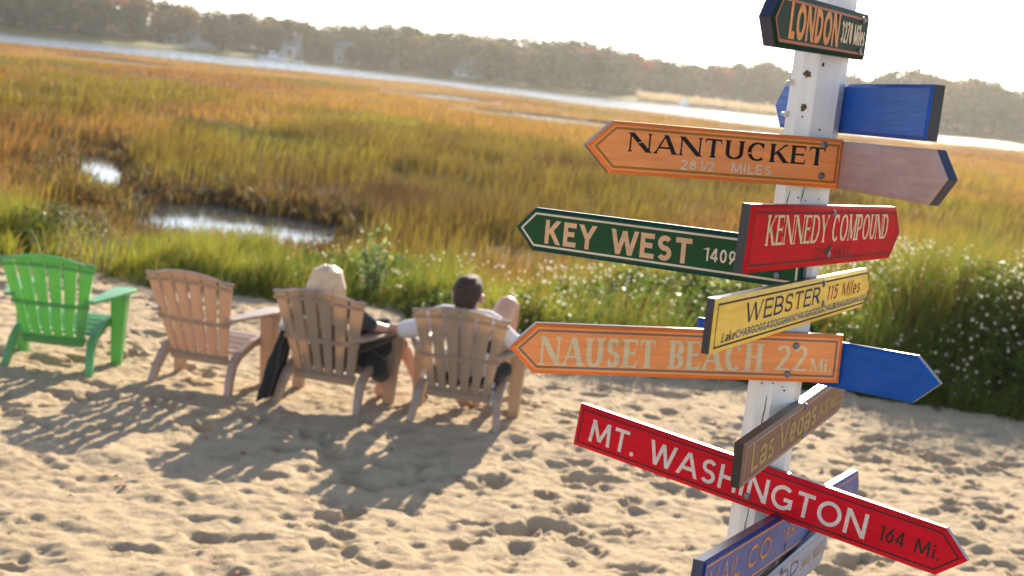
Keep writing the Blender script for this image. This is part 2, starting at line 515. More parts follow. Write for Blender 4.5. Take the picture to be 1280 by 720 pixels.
tag(link('verge_grass', blade_mesh('verge_grass', x, y, z, h, rng.uniform(.005, .011, len(x)), rng.uniform(.08, .5, len(x)), ct), M_GRASS),
    'tall yellow-green grass growing in a band along the back edge of the beach', 'grass', kind='stuff')

# leafy herbs among it, mostly towards the right
n = 120000
x = np.where(rng.random(n) < .62, rng.uniform(1.2, 8.0, n), rng.uniform(-3.6, 3, n))
t = rng.random(n) ** 1.3 * 3.4 + .05
y = edge_y(x) + t
hm = np.interp(x, [-4, -1, .5, 2, 3.2, 9], [.30, .36, .50, .66, .80, .84]) * (.35 + .65 * sstep(-.1, .9, t))
cl = fbm(x * 1.6 + 4, y * 1.6, 3)
keep = rng.random(n) < np.clip(.5 + 1.6 * cl, .06, 1)
x, y, hm, cl = x[keep], y[keep], hm[keep], cl[keep]
zz = marsh_z(x, y) + hm * rng.random(len(x)) ** .8 * (.75 + .8 * np.clip(cl, -.2, .5))
ct = np.array([.075, .125, .022]) * rng.uniform(.6, 1.5, (len(x), 1)) + np.array([.05, .03, 0]) * rng.random((len(x), 1))
tag(link('verge_herbs', leaf_mesh('verge_herbs', x, y, zz, rng.uniform(.020, .052, len(x)), ct), M_GRASS),
    'low dark green leafy herbs filling the foot of the tall grass', 'undergrowth', kind='stuff')

# pale seed heads that catch the sun
n = 5200
x = np.where(rng.random(n) < .80, rng.uniform(2.2, 6.6, n), np.where(rng.random(n) < .7, rng.normal(.9, .7, n), rng.uniform(-2.4, 2.2, n))); t = rng.random(n) ** .8 * 3.6 + .1
y = edge_y(x) + t
hm = np.interp(x, [-4, -1, .5, 2, 3.2, 9], [.42, .5, .68, .86, .98, 1.02]) * (.35 + .65 * sstep(-.1, .9, t))
kq = rng.random(n) < np.clip(.55 + 2.2 * fbm(x * 1.1 + 70, y * 1.1, 2), .08, 1)
x, y, hm = x[kq], y[kq], hm[kq]; n = len(x)
zz = marsh_z(x, y) + hm * (.30 + .74 * rng.random(n) ** .7)
ico = np.array([(0, 0, 1), (.89, 0, .45), (.28, .85, .45), (-.72, .53, .45), (-.72, -.53, .45), (.28, -.85, .45), (.72, .53, -.45), (-.28, .85, -.45), (-.89, 0, -.45), (-.28, -.85, -.45), (.72, -.53, -.45), (0, 0, -1)])
icf = np.array([(0,1,2),(0,2,3),(0,3,4),(0,4,5),(0,5,1),(1,6,2),(2,7,3),(3,8,4),(4,9,5),(5,10,1),(6,7,2),(7,8,3),(8,9,4),(9,10,5),(10,6,1),(11,7,6),(11,8,7),(11,9,8),(11,10,9),(11,6,10)])
r = rng.uniform(.007, .016, n) * rng.uniform(.7, 1.25, n)
V = np.stack([x, y, zz], -1)[:, None] + ico[None] * r[:, None, None]
L = (np.arange(n)[:, None, None] * 12 + icf[None]).reshape(-1)
M_SEED = translucent_mat('seed_fluff', False, (.88, .84, .72), .7, rough=.25, spec=.5)
tag(link('seed_heads', np_mesh('seed_heads', V.reshape(-1, 3), L, np.full(n * 20, 3)), M_SEED),
    'tiny pale seed heads glinting in the tall grass', 'seed heads', kind='stuff')

# 2. the marsh, near and middle
def marsh_pts(n, y0, y1, pw, slo=-.62, shi=.62):
    u = rng.random(n)
    y = (y0 ** pw + u * (y1 ** pw - y0 ** pw)) ** (1 / pw)
    x = rng.uniform(slo, shi, n) * y
    ok = (y > edge_y(x) + 2.2) & ((pool_d(x, y) > -.06) | ((rng.random(n) < .05) & (y < 40))) & (y < near_y(x) - .4)
    return x[ok], y[ok]
x, y = marsh_pts(150000, 14.5, 48, 1.1, -.55, .55)
cl = fbm(x * .7, y * .45 + 4, 4)
keep = rng.random(len(x)) < np.clip(.62 + 1.1 * cl, .12, 1)
x, y, cl = x[keep], y[keep], cl[keep]
h = (.50 + .45 * np.clip(cl + .25, 0, .9)) * rng.uniform(.6, 1.2, len(x))
pd = pool_d(x, y)
front = np.zeros(len(x))
for px, py, rx, ry, sh in POOLS[:4]:        # the near banks of the pools carry only short growth
    front = np.maximum(front, (np.abs(x - px) < rx + .5) * (y < py - .2) * (y > py - ry - 4.0) * 1.0)
h = h * (1 - .70 * front)
h = h * np.interp(y - edge_y(x), [2, 6, 9], [.75, .8, 1.0])
for bx, by, hw_ in ((-5.3, 26.2, 2.3), (-10.4, 34.2, 1.1)):      # low growth on the mud behind the pools
    q = np.abs(x - bx + .2 * (y - by)) < hw_ + .15 * (y - by)
    h = np.where(q & (y > by - 2.5) & (y < by + 6.5), np.minimum(h, rng.uniform(.10, .26, len(x)) + .10 * np.clip(y - by, 0, 9)), h)
h = h * (1 - .7 * channels(x, y))
ct = patch_cols(x, y) * rng.uniform(.7, 1.3, (len(x), 1))
dk = (rng.random(len(x)) < .22)[:, None]
ct = np.where(dk, np.array([.085, .050, .020]), ct)
q = (channels(x, y) * .8)[:, None]; ct = ct * (1 - q) + np.array([.07, .075, .018]) * q
tag(link('marsh_grass', blade_mesh('marsh_grass', x, y, marsh_z(x, y) - .03, h, rng.uniform(.010, .022, len(x)) * np.interp(y, [14, 45], [.8, 1.7]), rng.uniform(.05, .35, len(x)), ct), M_GRASS),
    'golden and green salt-marsh grass around the pools beyond the beach', 'marsh grass', kind='stuff')
# ragged sedge hanging over the pool edges
n = 90000
x = rng.uniform(-13.5, -1.5, n); y = rng.uniform(19.5, 37.5, n); pd = pool_d(x, y)
ok = (pd > -.02) & (pd < 1.3) & (rng.random(n) < np.clip(.75 - .45 * pd + 1.3 * fbm(x * 1.5, y * 1.2, 3), .05, 1))
x, y, pd = x[ok], y[ok], pd[ok]; n = len(x)
h = rng.uniform(.12, .42, n) * (1 + .8 * np.clip(fbm(x * .9 + 8, y * .9, 2), -.6, .6)) * np.where(y < 23.5, .75, 1.0)
ct = np.where((rng.random(n) < .45)[:, None], np.array([.075, .045, .02]), np.where((rng.random(n) < .5)[:, None], np.array([.11, .10, .022]), np.array([.20, .11, .03]))) * rng.uniform(.7, 1.2, (n, 1))
tag(link('pool_sedge', blade_mesh('pool_sedge', x, y, np.maximum(marsh_z(x, y), WATER_Z) - .03, h, rng.uniform(.012, .026, n), rng.uniform(.15, .7, n), ct), M_GRASS),
    'ragged brown sedge hanging over the edges of the two pools', 'sedge', kind='stuff')
# 3. far
x, y = marsh_pts(230000, 46, 300, .62, -.58, .58)
cl = fbm(x * .16, y * .07 + 4, 4)
h = (.40 + .55 * np.clip(cl + .3, 0, .9)) * (1 - .7 * channels(x, y)) * rng.uniform(.6, 1.15, len(x)) * np.interp(y, [50, 120, 180], [1, .55, .32])
for px, py, rx, ry, sh in POOLS[4:]: h = np.where((np.abs(x - px) < rx + 1) & (y < py) & (y > py - ry - 12), h * .35, h)
ct = patch_cols(x, y) * rng.uniform(.75, 1.25, (len(x), 1))
q = (channels(x, y) * .8)[:, None]; ct = ct * (1 - q) + np.array([.075, .08, .02]) * q
tag(link('far_marsh_grass', blade_mesh('far_marsh_grass', x, y, marsh_z(x, y) - .03, h, rng.uniform(.05, .10, len(x)) * np.interp(y, [46, 300], [.7, 2.2]), rng.uniform(.05, .5, len(x)), ct), M_GRASS),
    'wide golden salt marsh reaching to the bay', 'marsh grass', kind='stuff')
# reeds on the far bank
n = 16000
x = rng.uniform(30, 103, n); y = far_y(x) + rng.uniform(2, 30, n)
ct = np.array([.42, .32, .19]) * rng.uniform(.75, 1.2, (n, 1))
tag(link('far_bank_reeds', blade_mesh('far_bank_reeds', x, y, marsh_z(x, y) - .1, rng.uniform(.8, 2.0, n), rng.uniform(.15, .3, n), rng.uniform(.1, .4, n), ct), M_GRASS),
    'pale tan reeds covering the far bank across the bay', 'reeds', kind='stuff')

# two shrubs in the verge
M_SHRUB = translucent_mat('shrub_leaves', True, trans=.45)
M_CROWN = translucent_mat('far_tree_leaves', True, trans=.22, rough=.8, spec=.1)
M_STEM = simple('shrub_stem', (.09, .06, .035), .85)
def shrub(name, loc, r, h, n, col, label, s=(.02, .045)):
    o = empty(name, loc); tag(o, label, 'shrub')
    d = rng.normal(size=(n, 3)); d /= np.linalg.norm(d, axis=1)[:, None]
    k = fbm(d[:, 0] * 2 + loc[0], d[:, 2] * 2 + d[:, 1], 3)
    rr = rng.random(n) ** .5 * (1 + .9 * k)
    P = d * rr[:, None] * np.array([r, r, h / 2]) + np.array([0, 0, h * .52])
    P = P[P[:, 2] > .02]
    m = len(P)
    ct = np.array(col) * rng.uniform(.6, 1.5, (m, 1))
    link('foliage', leaf_mesh('foliage', P[:, 0], P[:, 1], P[:, 2], rng.uniform(*s, m), ct), M_SHRUB, o)
    mb = MB()
    for i in range(7):
        a = rng.uniform(0, 6.28)
        mb.tube([(0, 0, -.05), (.3 * r * math.cos(a), .3 * r * math.sin(a), h * .4), (.75 * r * math.cos(a), .75 * r * math.sin(a), h * .85)], [.012, .009, .004], 6)
    mb.build('stem', M_STEM, o)
    return o
shrub('dark_shrub', (-5.15, 15.6, -.2), .6, .62, 2600, (.06, .072, .02), 'dark olive shrub in the grass behind the bright green chair')
shrub('leafy_plant', (-1.42, 14.35, -.05), .20, .74, 330, (.20, .27, .09), 'upright pale green leafy plant rising behind the blonde person', (.025, .05))
# dead stalks hanging over the sand by the green chair
mb = MB()
for i in range(26):
    a = rng.uniform(-.9, .9); l = rng.uniform(.45, .95); bx = rng.uniform(-.35, .35)
    mb.tube([(bx, rng.uniform(-.1, .2), 0), (bx + math.sin(a) * l * .45, -.05, l * .75), (bx + math.sin(a) * l, -.2, l * rng.uniform(.55, .95))], [.006, .005, .003], 5)
o = mb.build('dry_grass_clump', simple('dry_stalks', (.36, .27, .13), .8)); o.location = (-4.35, 14.2, -.12)
tag(o, 'clump of arching dry stalks in the gap beside the dark shrub', 'grass clump')

# ------------------------------------------------------------ far treeline
M_BARK = simple('far_bark', (.09, .07, .055), .9)
TREES = {
 'olive': ((.075, .075, .025), 'leafy_tree', 'olive-green broad-crowned tree in the hazy line across the bay', 'olive trees of the far shore'),
 'dark': ((.04, .052, .024), 'dark_tree', 'dark green dense-crowned tree in the hazy line across the bay', 'dark trees of the far shore'),
 'gold': ((.19, .125, .03), 'golden_tree', 'yellow-brown autumn tree in the hazy line across the bay', 'yellow-brown trees of the far shore'),
 'red': ((.30, .06, .03), 'red_tree', 'red-orange autumn tree in the hazy line across the bay', 'red autumn trees of the far shore')}
def crown_mesh(name, col, wide):
    """unit tree crown: about 1 high above z .18, leaf clumps spread through several lobes"""
    P = []; Cc = []
    nl = 14
    for i in range(nl):
        a = rng.uniform(0, 6.28); rr = rng.uniform(0, .30) * wide
        c = np.array([rr * math.cos(a), rr * math.sin(a), rng.uniform(.20, .84)])
        r = rng.uniform(.12, .21)
        m = 120
        d = rng.normal(size=(m, 3)); d /= np.linalg.norm(d, axis=1)[:, None]
        P.append(c + d * (r * rng.random((m, 1)) ** .33) * [wide, wide, 1])
        Cc.append(np.array(col) * .8 * rng.uniform(.55, 1.45) * rng.uniform(.7, 1.35, (m, 1)))
    P = np.concatenate(P); ct = np.concatenate(Cc)
    return leaf_mesh(name, P[:, 0], P[:, 1], P[:, 2], rng.uniform(.032, .066, len(P)), ct, .9)
def make_tree(kind, wide):
    col, nm, lab, grp = TREES[kind]
    o = empty(nm); tag(o, lab, 'tree', grp)
    link('crown', crown_mesh('crown', col, wide), M_CROWN, o)
    mb = MB()
    mb.tube([(0, 0, -.05), (.01, 0, .25), (.0, .01, .62)], [.030, .022, .008], 7)
    for i in range(5):
        a = i * 1.3 + rng.random()
        mb.tube([(0, 0, .22 + .06 * i), (.14 * math.cos(a), .14 * math.sin(a), .42 + .06 * i), (.26 * math.cos(a), .26 * math.sin(a), .55 + .06 * i)], [.012, .008, .004], 5)
    mb.build('trunk', M_BARK, o)
    return o
protos = {k: [make_tree(k, w) for w in ((1.15, 1.4) if k != 'red' else (1.25,))] for k in TREES}
used = set()
def plant(kind, x, y, h, i=0):
    P = protos[kind]; p = P[i % len(P)]
    o = p if p.name not in used else copy_tree(p)
    used.add(p.name)
    o.location = (x, y, float(marsh_z(np.array([x]), np.array([y]))[0]) - .1)
    o.rotation_euler = (0, 0, rng.uniform(0, 6.28)); o.scale = (h * rng.uniform(.9, 1.25), h * rng.uniform(.9, 1.25), h)
    return o
GAPS = [(-112, -96), (-80, -70), (-64, -58), (-25, -17)]    # houses stand here
hx = [-260, -175, -140, -120, -100, -80, -66, -50, -35, -18, -6, 8, 18, 30, 45, 60, 75, 90, 110, 125, 145, 180, 260]
hh = [19, 19, 18, 14.5, 13.5, 14, 13.5, 15, 15, 14, 15, 16, 15.5, 14.5, 13.5, 14, 16, 14.5, 15.5, 19, 18, 17, 16]
i = 0
for row, (d0, sc, step) in enumerate(((15, .74, 6.2), (36, .92, 5.0), (60, 1.03, 5.0))):
    X = -190.0
    while X < 235:
        X += step * rng.uniform(.75, 1.3)
        if row == 0 and (any(a < X < b for a, b in GAPS) or 26 < X < 106 or rng.random() < .15): continue
        k = rng.choice(['olive', 'dark', 'gold'], p=[.50, .33, .17] if row < 2 else [.5, .45, .05])
        if row == 1 and (-126 < X < -118 or 14 < X < 19 or 27 < X < 34 or 56 < X < 60): k = 'red'
        y = far_y(X) + d0 + rng.uniform(-6, 6) + (16 if 26 < X < 106 and row == 1 else 0)
        zb = float(marsh_z(np.array([X]), np.array([y]))[0])
        h = (np.interp(X, hx, hh) * sc - max(zb, 0) * .8) * rng.uniform(.90, 1.10)
        plant(k, X, y, max(h, 4.5), i); i += 1
plant('gold', -46, 458, 10.5); plant('gold', -32, 450, 9.0, 1); plant('gold', 82, 430, 4.6); plant('olive', 84, 452, 9.5)

# houses, dock, boats on the far shore
M_WHITE = simple('white_clapboard', (.55, .55, .54), .7, .05, 3)
M_TAN = simple('weathered_shingle', (.36, .31, .26), .8, .15, 3)
M_ROOF = simple('grey_roof', (.16, .15, .15), .8, .15, 3)
M_PANE = simple('window_glass', (.05, .06, .08), .1, .1, 3)
def house(name, x, y, w, d, h, rz, wall, label, roofh=2.4, wing=False, chim=True):
    z = float(marsh_z(np.array([x]), np.array([y]))[0])
    o = empty(name, (x, y, z - .2), R(rz)); tag(o, label, 'house')
    mb = MB(); mb.box(-w / 2, w / 2, -d / 2, d / 2, 0, h)
    mb.add([(-w / 2, -d / 2, h), (-w / 2, d / 2, h), (-w / 2, 0, h + roofh)], [(0, 1, 2)]); mb.add([(w / 2, -d / 2, h), (w / 2, 0, h + roofh), (w / 2, d / 2, h)], [(0, 1, 2)])
    if wing: mb.box(w / 2 + .01, w / 2 + w * .55, -d * .35, d * .3, 0, h * .6)
    mb.build('wall', wall, o)
    rf = MB(); e = .35; k = roofh / (d / 2)
    for s in (-1, 1):
        rf.hexa([(-w / 2 - e, s * (d / 2 + e), h - e * k), (w / 2 + e, s * (d / 2 + e), h - e * k), (w / 2 + e, 0, h + roofh), (-w / 2 - e, 0, h + roofh),
                 (-w / 2 - e, s * (d / 2 + e), h - e * k + .22), (w / 2 + e, s * (d / 2 + e), h - e * k + .22), (w / 2 + e, 0, h + roofh + .22), (-w / 2 - e, 0, h + roofh + .22)])
    if wing: rf.box(w / 2 + .3, w / 2 + w * .55 + e, -d * .35 - e, d * .3 + e, h * .6 + .004, h * .6 + .25)
    r_ = rf.build('roof', M_ROOF, o)
    if chim:
        c = MB(); c.box(w * .2, w * .2 + .8, -.4, .4, h + roofh * .5, h + roofh + 1.1); c.build('chimney', M_TAN, r_)
    rows = 2 if h > 4.5 else 1
    nw = max(2, int(w / 3))
    for j in range(rows):
        for i in range(nw):
            cx = -w / 2 + (i + .5) * w / nw; cz = .9 + j * 2.6
            f = MB(); f.box(cx - .62, cx + .62, -d / 2 - .08, -d / 2 - .003, cz - .1, cz + 1.6)
            ff = f.build('window', M_WHITE, o)
            g = MB(); g.box(cx - .5, cx + .5, -d / 2 - .11, -d / 2 - .083, cz, cz + 1.5); g.build('pane', M_PANE, ff)
house('white_house', -110, 440, 13, 8, 3.9, 4, M_WHITE, 'long white house with a low wing, leftmost on the far shore', 2.2, True)
house('white_house', -80, 460, 8, 7, 4.2, -6, M_WHITE, 'white gabled house half hidden by trees behind the moored boats', 2.8)
house('shingle_house', -61, 462, 8, 7, 4.4, 5, M_TAN, 'weathered tan shingle house among trees, right of the moored boats', 2.6)
house('cottage', -21, 430, 7.5, 6, 3.2, 10, M_WHITE, 'small pale cottage by the green lawn, under the dark wooded hill', 2.0)
house('shingle_cottage', -12, 438, 8, 6, 4.6, -20, M_TAN, 'tan cottage on the slope above the green lawn', 2.2)
M_HULL = simple('white_hull', (.8, .8, .8), .25, .04, 4)
def boat(x, y, l, rz, label, cabin=True):
    o = empty('motor_boat', (x, y, WATER_Z - .25), R(rz)); tag(o, label, 'boat')
    V = []; rows = [(-.5, .16), (-.2, .19), (.15, .17), (.38, .09), (.5, .004)]
    for u, w in rows:
        V += [(u * l, -w * l * .7, 0), (u * l, w * l * .7, 0), (u * l, w * l, .24 * l * .7 + .05 * l * max(0, u)), (u * l, -w * l, .24 * l * .7 + .05 * l * max(0, u))]
    F = [(0, 1, 2, 3)]
    for i in range(4):
        for k in range(4):
            a = 4 * i + k; b = 4 * i + (k + 1) % 4; F.append((a, a + 4, b + 4, b))
    F.append((19, 18, 17, 16))
    m = MB(); m.add(V, F); m.build('hull', M_HULL, o)
    if cabin:
        m = MB(); m.hexa([(-.12 * l, -.11 * l, .165 * l), (.2 * l, -.1 * l, .165 * l), (.2 * l, .1 * l, .165 * l), (-.12 * l, .11 * l, .165 * l), (-.1 * l, -.09 * l, .36 * l), (.1 * l, -.09 * l, .36 * l), (.1 * l, .09 * l, .36 * l), (-.1 * l, .09 * l, .36 * l)])
        c = m.build('cabin', M_HULL, o)
        m = MB(); m.hexa([(-.08 * l, -.109 * l, .24 * l), (.13 * l, -.104 * l, .24 * l), (.13 * l, .104 * l, .24 * l), (-.08 * l, .109 * l, .24 * l), (-.08 * l, -.1 * l, .32 * l), (.1 * l, -.1 * l, .32 * l), (.1 * l, .1 * l, .32 * l), (-.08 * l, .1 * l, .32 * l)])
        m.build('windscreen', M_PANE, c)
boat(-79, 430, 8, 12, 'larger white cabin boat moored off the far houses')
boat(-71, 428, 5, -20, 'short open white boat moored right of the cabin boat', False)
boat(43, 408, 7, 70, 'pale boat lying at the dock below the reed bank')
o = empty('dock', (50, 413, WATER_Z)); tag(o, 'low grey wooden dock on posts below the tan reed bank', 'dock')
m = MB(); m.box(-6, 6, -1, 1, .9, 1.1); m.box(4.5, 6, 1.02, 9, .9, 1.1); m.build('deck', M_TAN, o)
for px in (-5.5, -1.8, 1.8, 5.5):
    for py in (-.8, .8):
        m = MB(); m.tube([(px, py, -1.5), (px, py, 1.9)], .14, 8); m.build('post', M_TAN, o)

# ------------------------------------------------------------ lettering: every glyph drawn as strokes of real width
def arc(cx, cy, rx, ry, a0, a1, n=None):
    n = n or max(5, int(abs(a1 - a0) / 11))
    return [(cx + rx * math.cos(R(a0 + (a1 - a0) * i / n)), cy + ry * math.sin(R(a0 + (a1 - a0) * i / n))) for i in range(n + 1)]
def glyph(c, k, T, t, fat, hel=False):
    """strokes of one glyph of cap height 1; k widens the skeleton, T and t are thick and thin"""
    s, e = T / 2, t / 2
    st = []
    def l(x0, y0, x1, y1, w='T', sf=''): st.append(('l', x0, y0, x1, y1, T if w == 'T' else t, sf))
    def p(pts): st.append(('p', pts))
    W = .62 * k
    if c == 'A':
        W = .80 * k; l(s * .6, 0, W / 2, 1, 't', 'a'); l(W / 2, 1, W - s * .6, 0, 'T', 'b'); l(W * .22, .32, W * .78, .32, 't'); 
    elif c in 'BPR':
        W = (.58 if c != 'R' else .64) * k; l(s, 0, s, 1, 'T', 'ab'); B = .58 * k - s
        y0 = .48 if c != 'P' else .44
        p([(s, 1 - e), (W * .42, 1 - e)] + arc(W * .42, (1 - e + y0) / 2, B - W * .42, (1 - e - y0) / 2, 90, -90) + [(s, y0)])
        if c == 'B': p([(s, y0), (W * .45, y0)] + arc(W * .45, (e + y0) / 2, B + .03 * k - W * .45, (y0 - e) / 2, 90, -90) + [(s, e)])
        if c == 'R': l(W * .46, y0, W - s, 0, 'T', 'b')
    elif c in 'CG':
        W = (.74 if c == 'C' else .80) * k; r = W * .52 - s
        p(arc(s + r, .5, r, .5 - e, 48, 312 if c == 'C' else 335))
        if c == 'G': l(s + r + r * .88, 0.10, s + r + r * .88, .46, 'T'); l(s + r * 1.15, .44, s + r * 1.88 + s, .44, 't')
        elif fat and False: pass
        if t < T * .7: l(s + r + r * .70, .70, s + r + r * .70, .97, 't')
    elif c == 'D':
        W = .72 * k; l(s, 0, s, 1, 'T', 'ab'); p([(s, 1 - e), (W * .38, 1 - e)] + arc(W * .38, .5, W * .62 - s, .5 - e, 90, -90) + [(s, e)])
    elif c in 'EFL':
        W = (.54 if c != 'L' else .50) * k; l(s, 0, s, 1, 'T', 'ab')
        if c != 'L': l(s, 1 - e, W, 1 - e, 't', 'd'); l(s, .52, W * .88, .52, 't', 'm')
        if c != 'F': l(s, e, W + .02, e, 't', 'u')
    elif c == 'H':
        W = .70 * k; l(s, 0, s, 1, 'T', 'ab'); l(W - s, 0, W - s, 1, 'T', 'ab'); l(s, .52, W - s, .52, 't')
    elif c == 'I':
        W = T; l(s, 0, s, 1, 'T', 'ab')
    elif c == 'K':
        W = .66 * k; l(s, 0, s, 1, 'T', 'ab'); l(s * 1.5, .40, W - s, 1, 't', 'b'); l(W * .40, .58, W - s * .6, 0, 'T', 'b')
    elif c == 'M':
        W = .92 * k; o = .07 * k if t == T else 0
        l(s, 0, s + o, 1, 't', 'a'); l(W - s, 0, W - s - o, 1, 'T', 'ab'); l(s + o, 1, W / 2, .06 if t != T else .1, 'T', 'a'); l(W / 2, .06 if t != T else .1, W - s - o, 1, 't')
    elif c == 'N':
        W = .76 * k; l(e, 0, e, 1, 't', 'ab'); l(W - e, 0, W - e, 1, 't', 'b'); l(e, 1, W - e, 0, 'T')
    elif c in 'O0Q':
        W = (.86 if c == 'O' else .54) * k; p(arc(W / 2, .5, W / 2 - s, .5 - e, 90, 450, 30))
    elif c == 'S':
        W = .56 * k; r = W / 2 - s; q = (1 - 2 * e) / 4; cx = W / 2
        p(arc(cx, 1 - e - q, r * .94, q, 32, 262) + arc(cx, e + q, r, q, 82, -148))
        if t < T * .7: l(cx + r * .86, .72, cx + r * .86, .96, 't'); l(cx - r * .9, .05, cx - r * .9, .3, 't')
    elif c == 'T':
        W = .62 * k; l(W / 2, 0, W / 2, 1, 'T', 'a'); l(0, 1 - e, W, 1 - e, 't', 'dD')
    elif c == 'U':
        W = .68 * k; r = W / 2 - s; p([(s, 1), (s, .34)] + arc(W / 2, .34, r, .34 - e, 180, 360) + [(W - s, 1)]); 
        if t < T * .7: st.append(('s', s, 1)); st.append(('s', W - s, 1))
    elif c == 'V':
        W = .74 * k; l(s * .6, 1, W / 2, 0, 'T', 'a'); l(W / 2, 0, W - s * .6, 1, 't', 'b')
    elif c == 'W':
        W = 1.02 * k; a = W * .27; l(s * .5, 1, a, 0, 'T', 'a'); l(a, 0, W / 2, .96, 't'); l(W / 2, .96, W - a, 0, 'T'); l(W - a, 0, W - s * .5, 1, 't', 'b')
    elif c == 'Y':
        W = .68 * k; l(W / 2, 0, W / 2, .46, 'T', 'a'); l(W / 2, .42, s * .6, 1, 'T', 'b'); l(W / 2, .42, W - s * .6, 1, 't', 'b')
    elif c == '1':
        W = .30 * k; l(W - s, 0, W - s, 1, 'T', 'a'); l(W - s, 1 - e, W - s - .2 * k, .84, 't')
    elif c == '2':
        W = .54 * k; r = W / 2 - s; p(arc(W / 2, 1 - e - .24, r, .24, 165, -28) + [(s * 1.0, e)]); l(0, e, W, e, 'T' if t == T else 't', 'u')
    elif c == '3':
        W = .52 * k; r = W / 2 - s; p(arc(W / 2, 1 - e - .22, r * .9, .22, 150, -80)); p(arc(W / 2, e + .27, r, .27, 80, -150))
    elif c == '4':
        W = .58 * k; l(W * .70, 0, W * .70, 1, 'T'); l(W * .70, 1, s * .5, .28, 't'); l(0.02, .27, W, .27, 't')
    elif c == '5':
        W = .52 * k; l(W * .2, 1 - e, W * .92, 1 - e, 't'); l(W * .2, 1, W * .16, .5, 't'); p([(W * .16, .54)] + arc(W / 2 - .01, e + .30, W / 2 - s, .30, 100, -145))
    elif c in '69':
        W = .54 * k; r = W / 2 - s
        P1 = arc(W / 2, e + .30, r, .30, 0, 360, 24); P2 = [(W * .80, 1.0), (W * .40, .62), (s, e + .30)]
        if c == '9': P1 = [(W - a, 1 - b) for a, b in P1]; P2 = [(W - a, 1 - b) for a, b in P2]
        p(P1); p(P2)
    elif c == '7':
        W = .52 * k; l(0, 1 - e, W, 1 - e, 't'); l(W - s * .8, 1 - e, W * .28, 0, 'T')
    elif c == '8':
        W = .54 * k; r = W / 2 - s; p(arc(W / 2, 1 - e - .215, r * .88, .215, 90, 450, 22)); p(arc(W / 2, e + .27, r, .27, 90, 450, 22))
    elif c == '.':
        W = T * 1.1; st.append(('d', W / 2, T * .5, T * .62))
    elif c == '/':
        W = .40 * k; l(0, -.08, W, 1.05, 't')
    elif c == 'i':
        W = T; l(s, 0, s, .66, 'T', 'a'); st.append(('d', s, .88, T * .62))
    elif c == 'l':
        W = T; l(s, 0, s, 1.04, 'T', 'a')
    elif c == 'k':
        W = .46 * k; l(s, 0, s, 1.04, 'T'); l(s, .28, W - s * .6, .68, 't'); l(W * .44, .42, W - s * .4, 0, 'T')
    elif c == 'a':
        W = .50 * k; r = W / 2 - s
        p(arc(W / 2 - .01, .50, r, .20 - e + .02, 165, 10) + [(W - s, .42), (W - s, .02)])
        p(arc(W / 2 - .03 * k, .21, r * .95, .21 - e, 60, 420, 20))
    elif c == 'e':
        W = .52 * k; r = W / 2 - s; p([(s, .36), (W - s, .36)] + arc(W / 2, .36, r, .36 - e, 0, 318))
    elif c == 's':
        W = .44 * k; r = W / 2 - s; q = (.72 - 2 * e) / 4
        p(arc(W / 2, .72 - e - q, r * .92, q, 30, 262) + arc(W / 2, e + q, r, q, 82, -150))
    elif c == 'g':
        W = .52 * k; r = W / 2 - s; p(arc(W / 2, .36, r, .36 - e, 90, 450, 22)); p([(W - s, .72), (W - s, -.06)] + arc(W / 2, -.06, r, .20 - e, 0, -155))
    else:
        W = .30 * k
    return W, st

def stroke_polys(st, T, t, serif, fat):
    out = []
    def ser(x, y, w):
        top = y > .5
        hw, hh, br = w / 2 + .075, .045, .05
        d = -1 if top else 1
        out.append([(x - hw, y), (x + hw, y), (x + hw, y + d * hh), (x - hw, y + d * hh)])
        out.append([(x - hw * .9, y + d * hh * .9), (x + hw * .9, y + d * hh * .9), (x + w / 2, y + d * (hh + br)), (x - w / 2, y + d * (hh + br))])
    for q in st:
        if q[0] == 'l':
            _, x0, y0, x1, y1, w, sf = q
            dx, dy = x1 - x0, y1 - y0; L = math.hypot(dx, dy) or 1
            if abs(dy) > abs(dx) * .3:
                wx = w * L / abs(dy) / 2
                out.append([(x0 - wx, y0), (x0 + wx, y0), (x1 + wx, y1), (x1 - wx, y1)])
            else:
                wy = w * L / abs(dx) / 2
                out.append([(x0, y0 - wy), (x1, y1 - wy), (x1, y1 + wy), (x0, y0 + wy)])
            if serif:
                if 'a' in sf: ser(x0, y0, w)
                if 'b' in sf: ser(x1, y1, w)
                if 'd' in sf: out.append([(x1 - .085, y1), (x1, y1 + w / 2), (x1 + .012, y1 - .20), (x1 - .03, y1 - .20)])
                if 'D' in sf: out.append([(x0 + .085, y0), (x0, y0 + w / 2), (x0 - .012, y0 - .20), (x0 + .03, y0 - .20)])
                if 'u' in sf: out.append([(x1 - .10, y1), (x1 - .02, y1 - w / 2), (x1 + .03, y1 + .22), (x1 - .01, y1 + .22)])
                if 'm' in sf: out.append([(x1 - .05, y1 - .11), (x1, y1 - .11), (x1, y1 + .11), (x1 - .05, y1 + .11)])
        elif q[0] == 's':
            if serif: ser(q[1], q[2], T)
        elif q[0] == 'd':
            out.append(arc(q[1], q[2], q[3], q[3], 0, 360, 14)[:-1])
        else:
            P = q[1]; n = len(P); Lf = []; Rt = []
            closed = math.hypot(P[0][0] - P[-1][0], P[0][1] - P[-1][1]) < 1e-6
            for i in range(n):
                a = P[i - 1] if i else (P[-2] if closed else P[0]); b = P[i + 1] if i < n - 1 else (P[1] if closed else P[-1])
                dx, dy = b[0] - a[0], b[1] - a[1]; L = math.hypot(dx, dy) or 1
                w = (t + (T - t) * min(1, abs(dy) / L * 1.05) ** 1.3) / 2
                nx, ny = -dy / L, dx / L
                Lf.append((P[i][0] + nx * w, P[i][1] + ny * w)); Rt.append((P[i][0] - nx * w, P[i][1] - ny * w))
            for i in range(n - 1): out.append([Lf[i], Rt[i], Rt[i + 1], Lf[i + 1]])
    return out

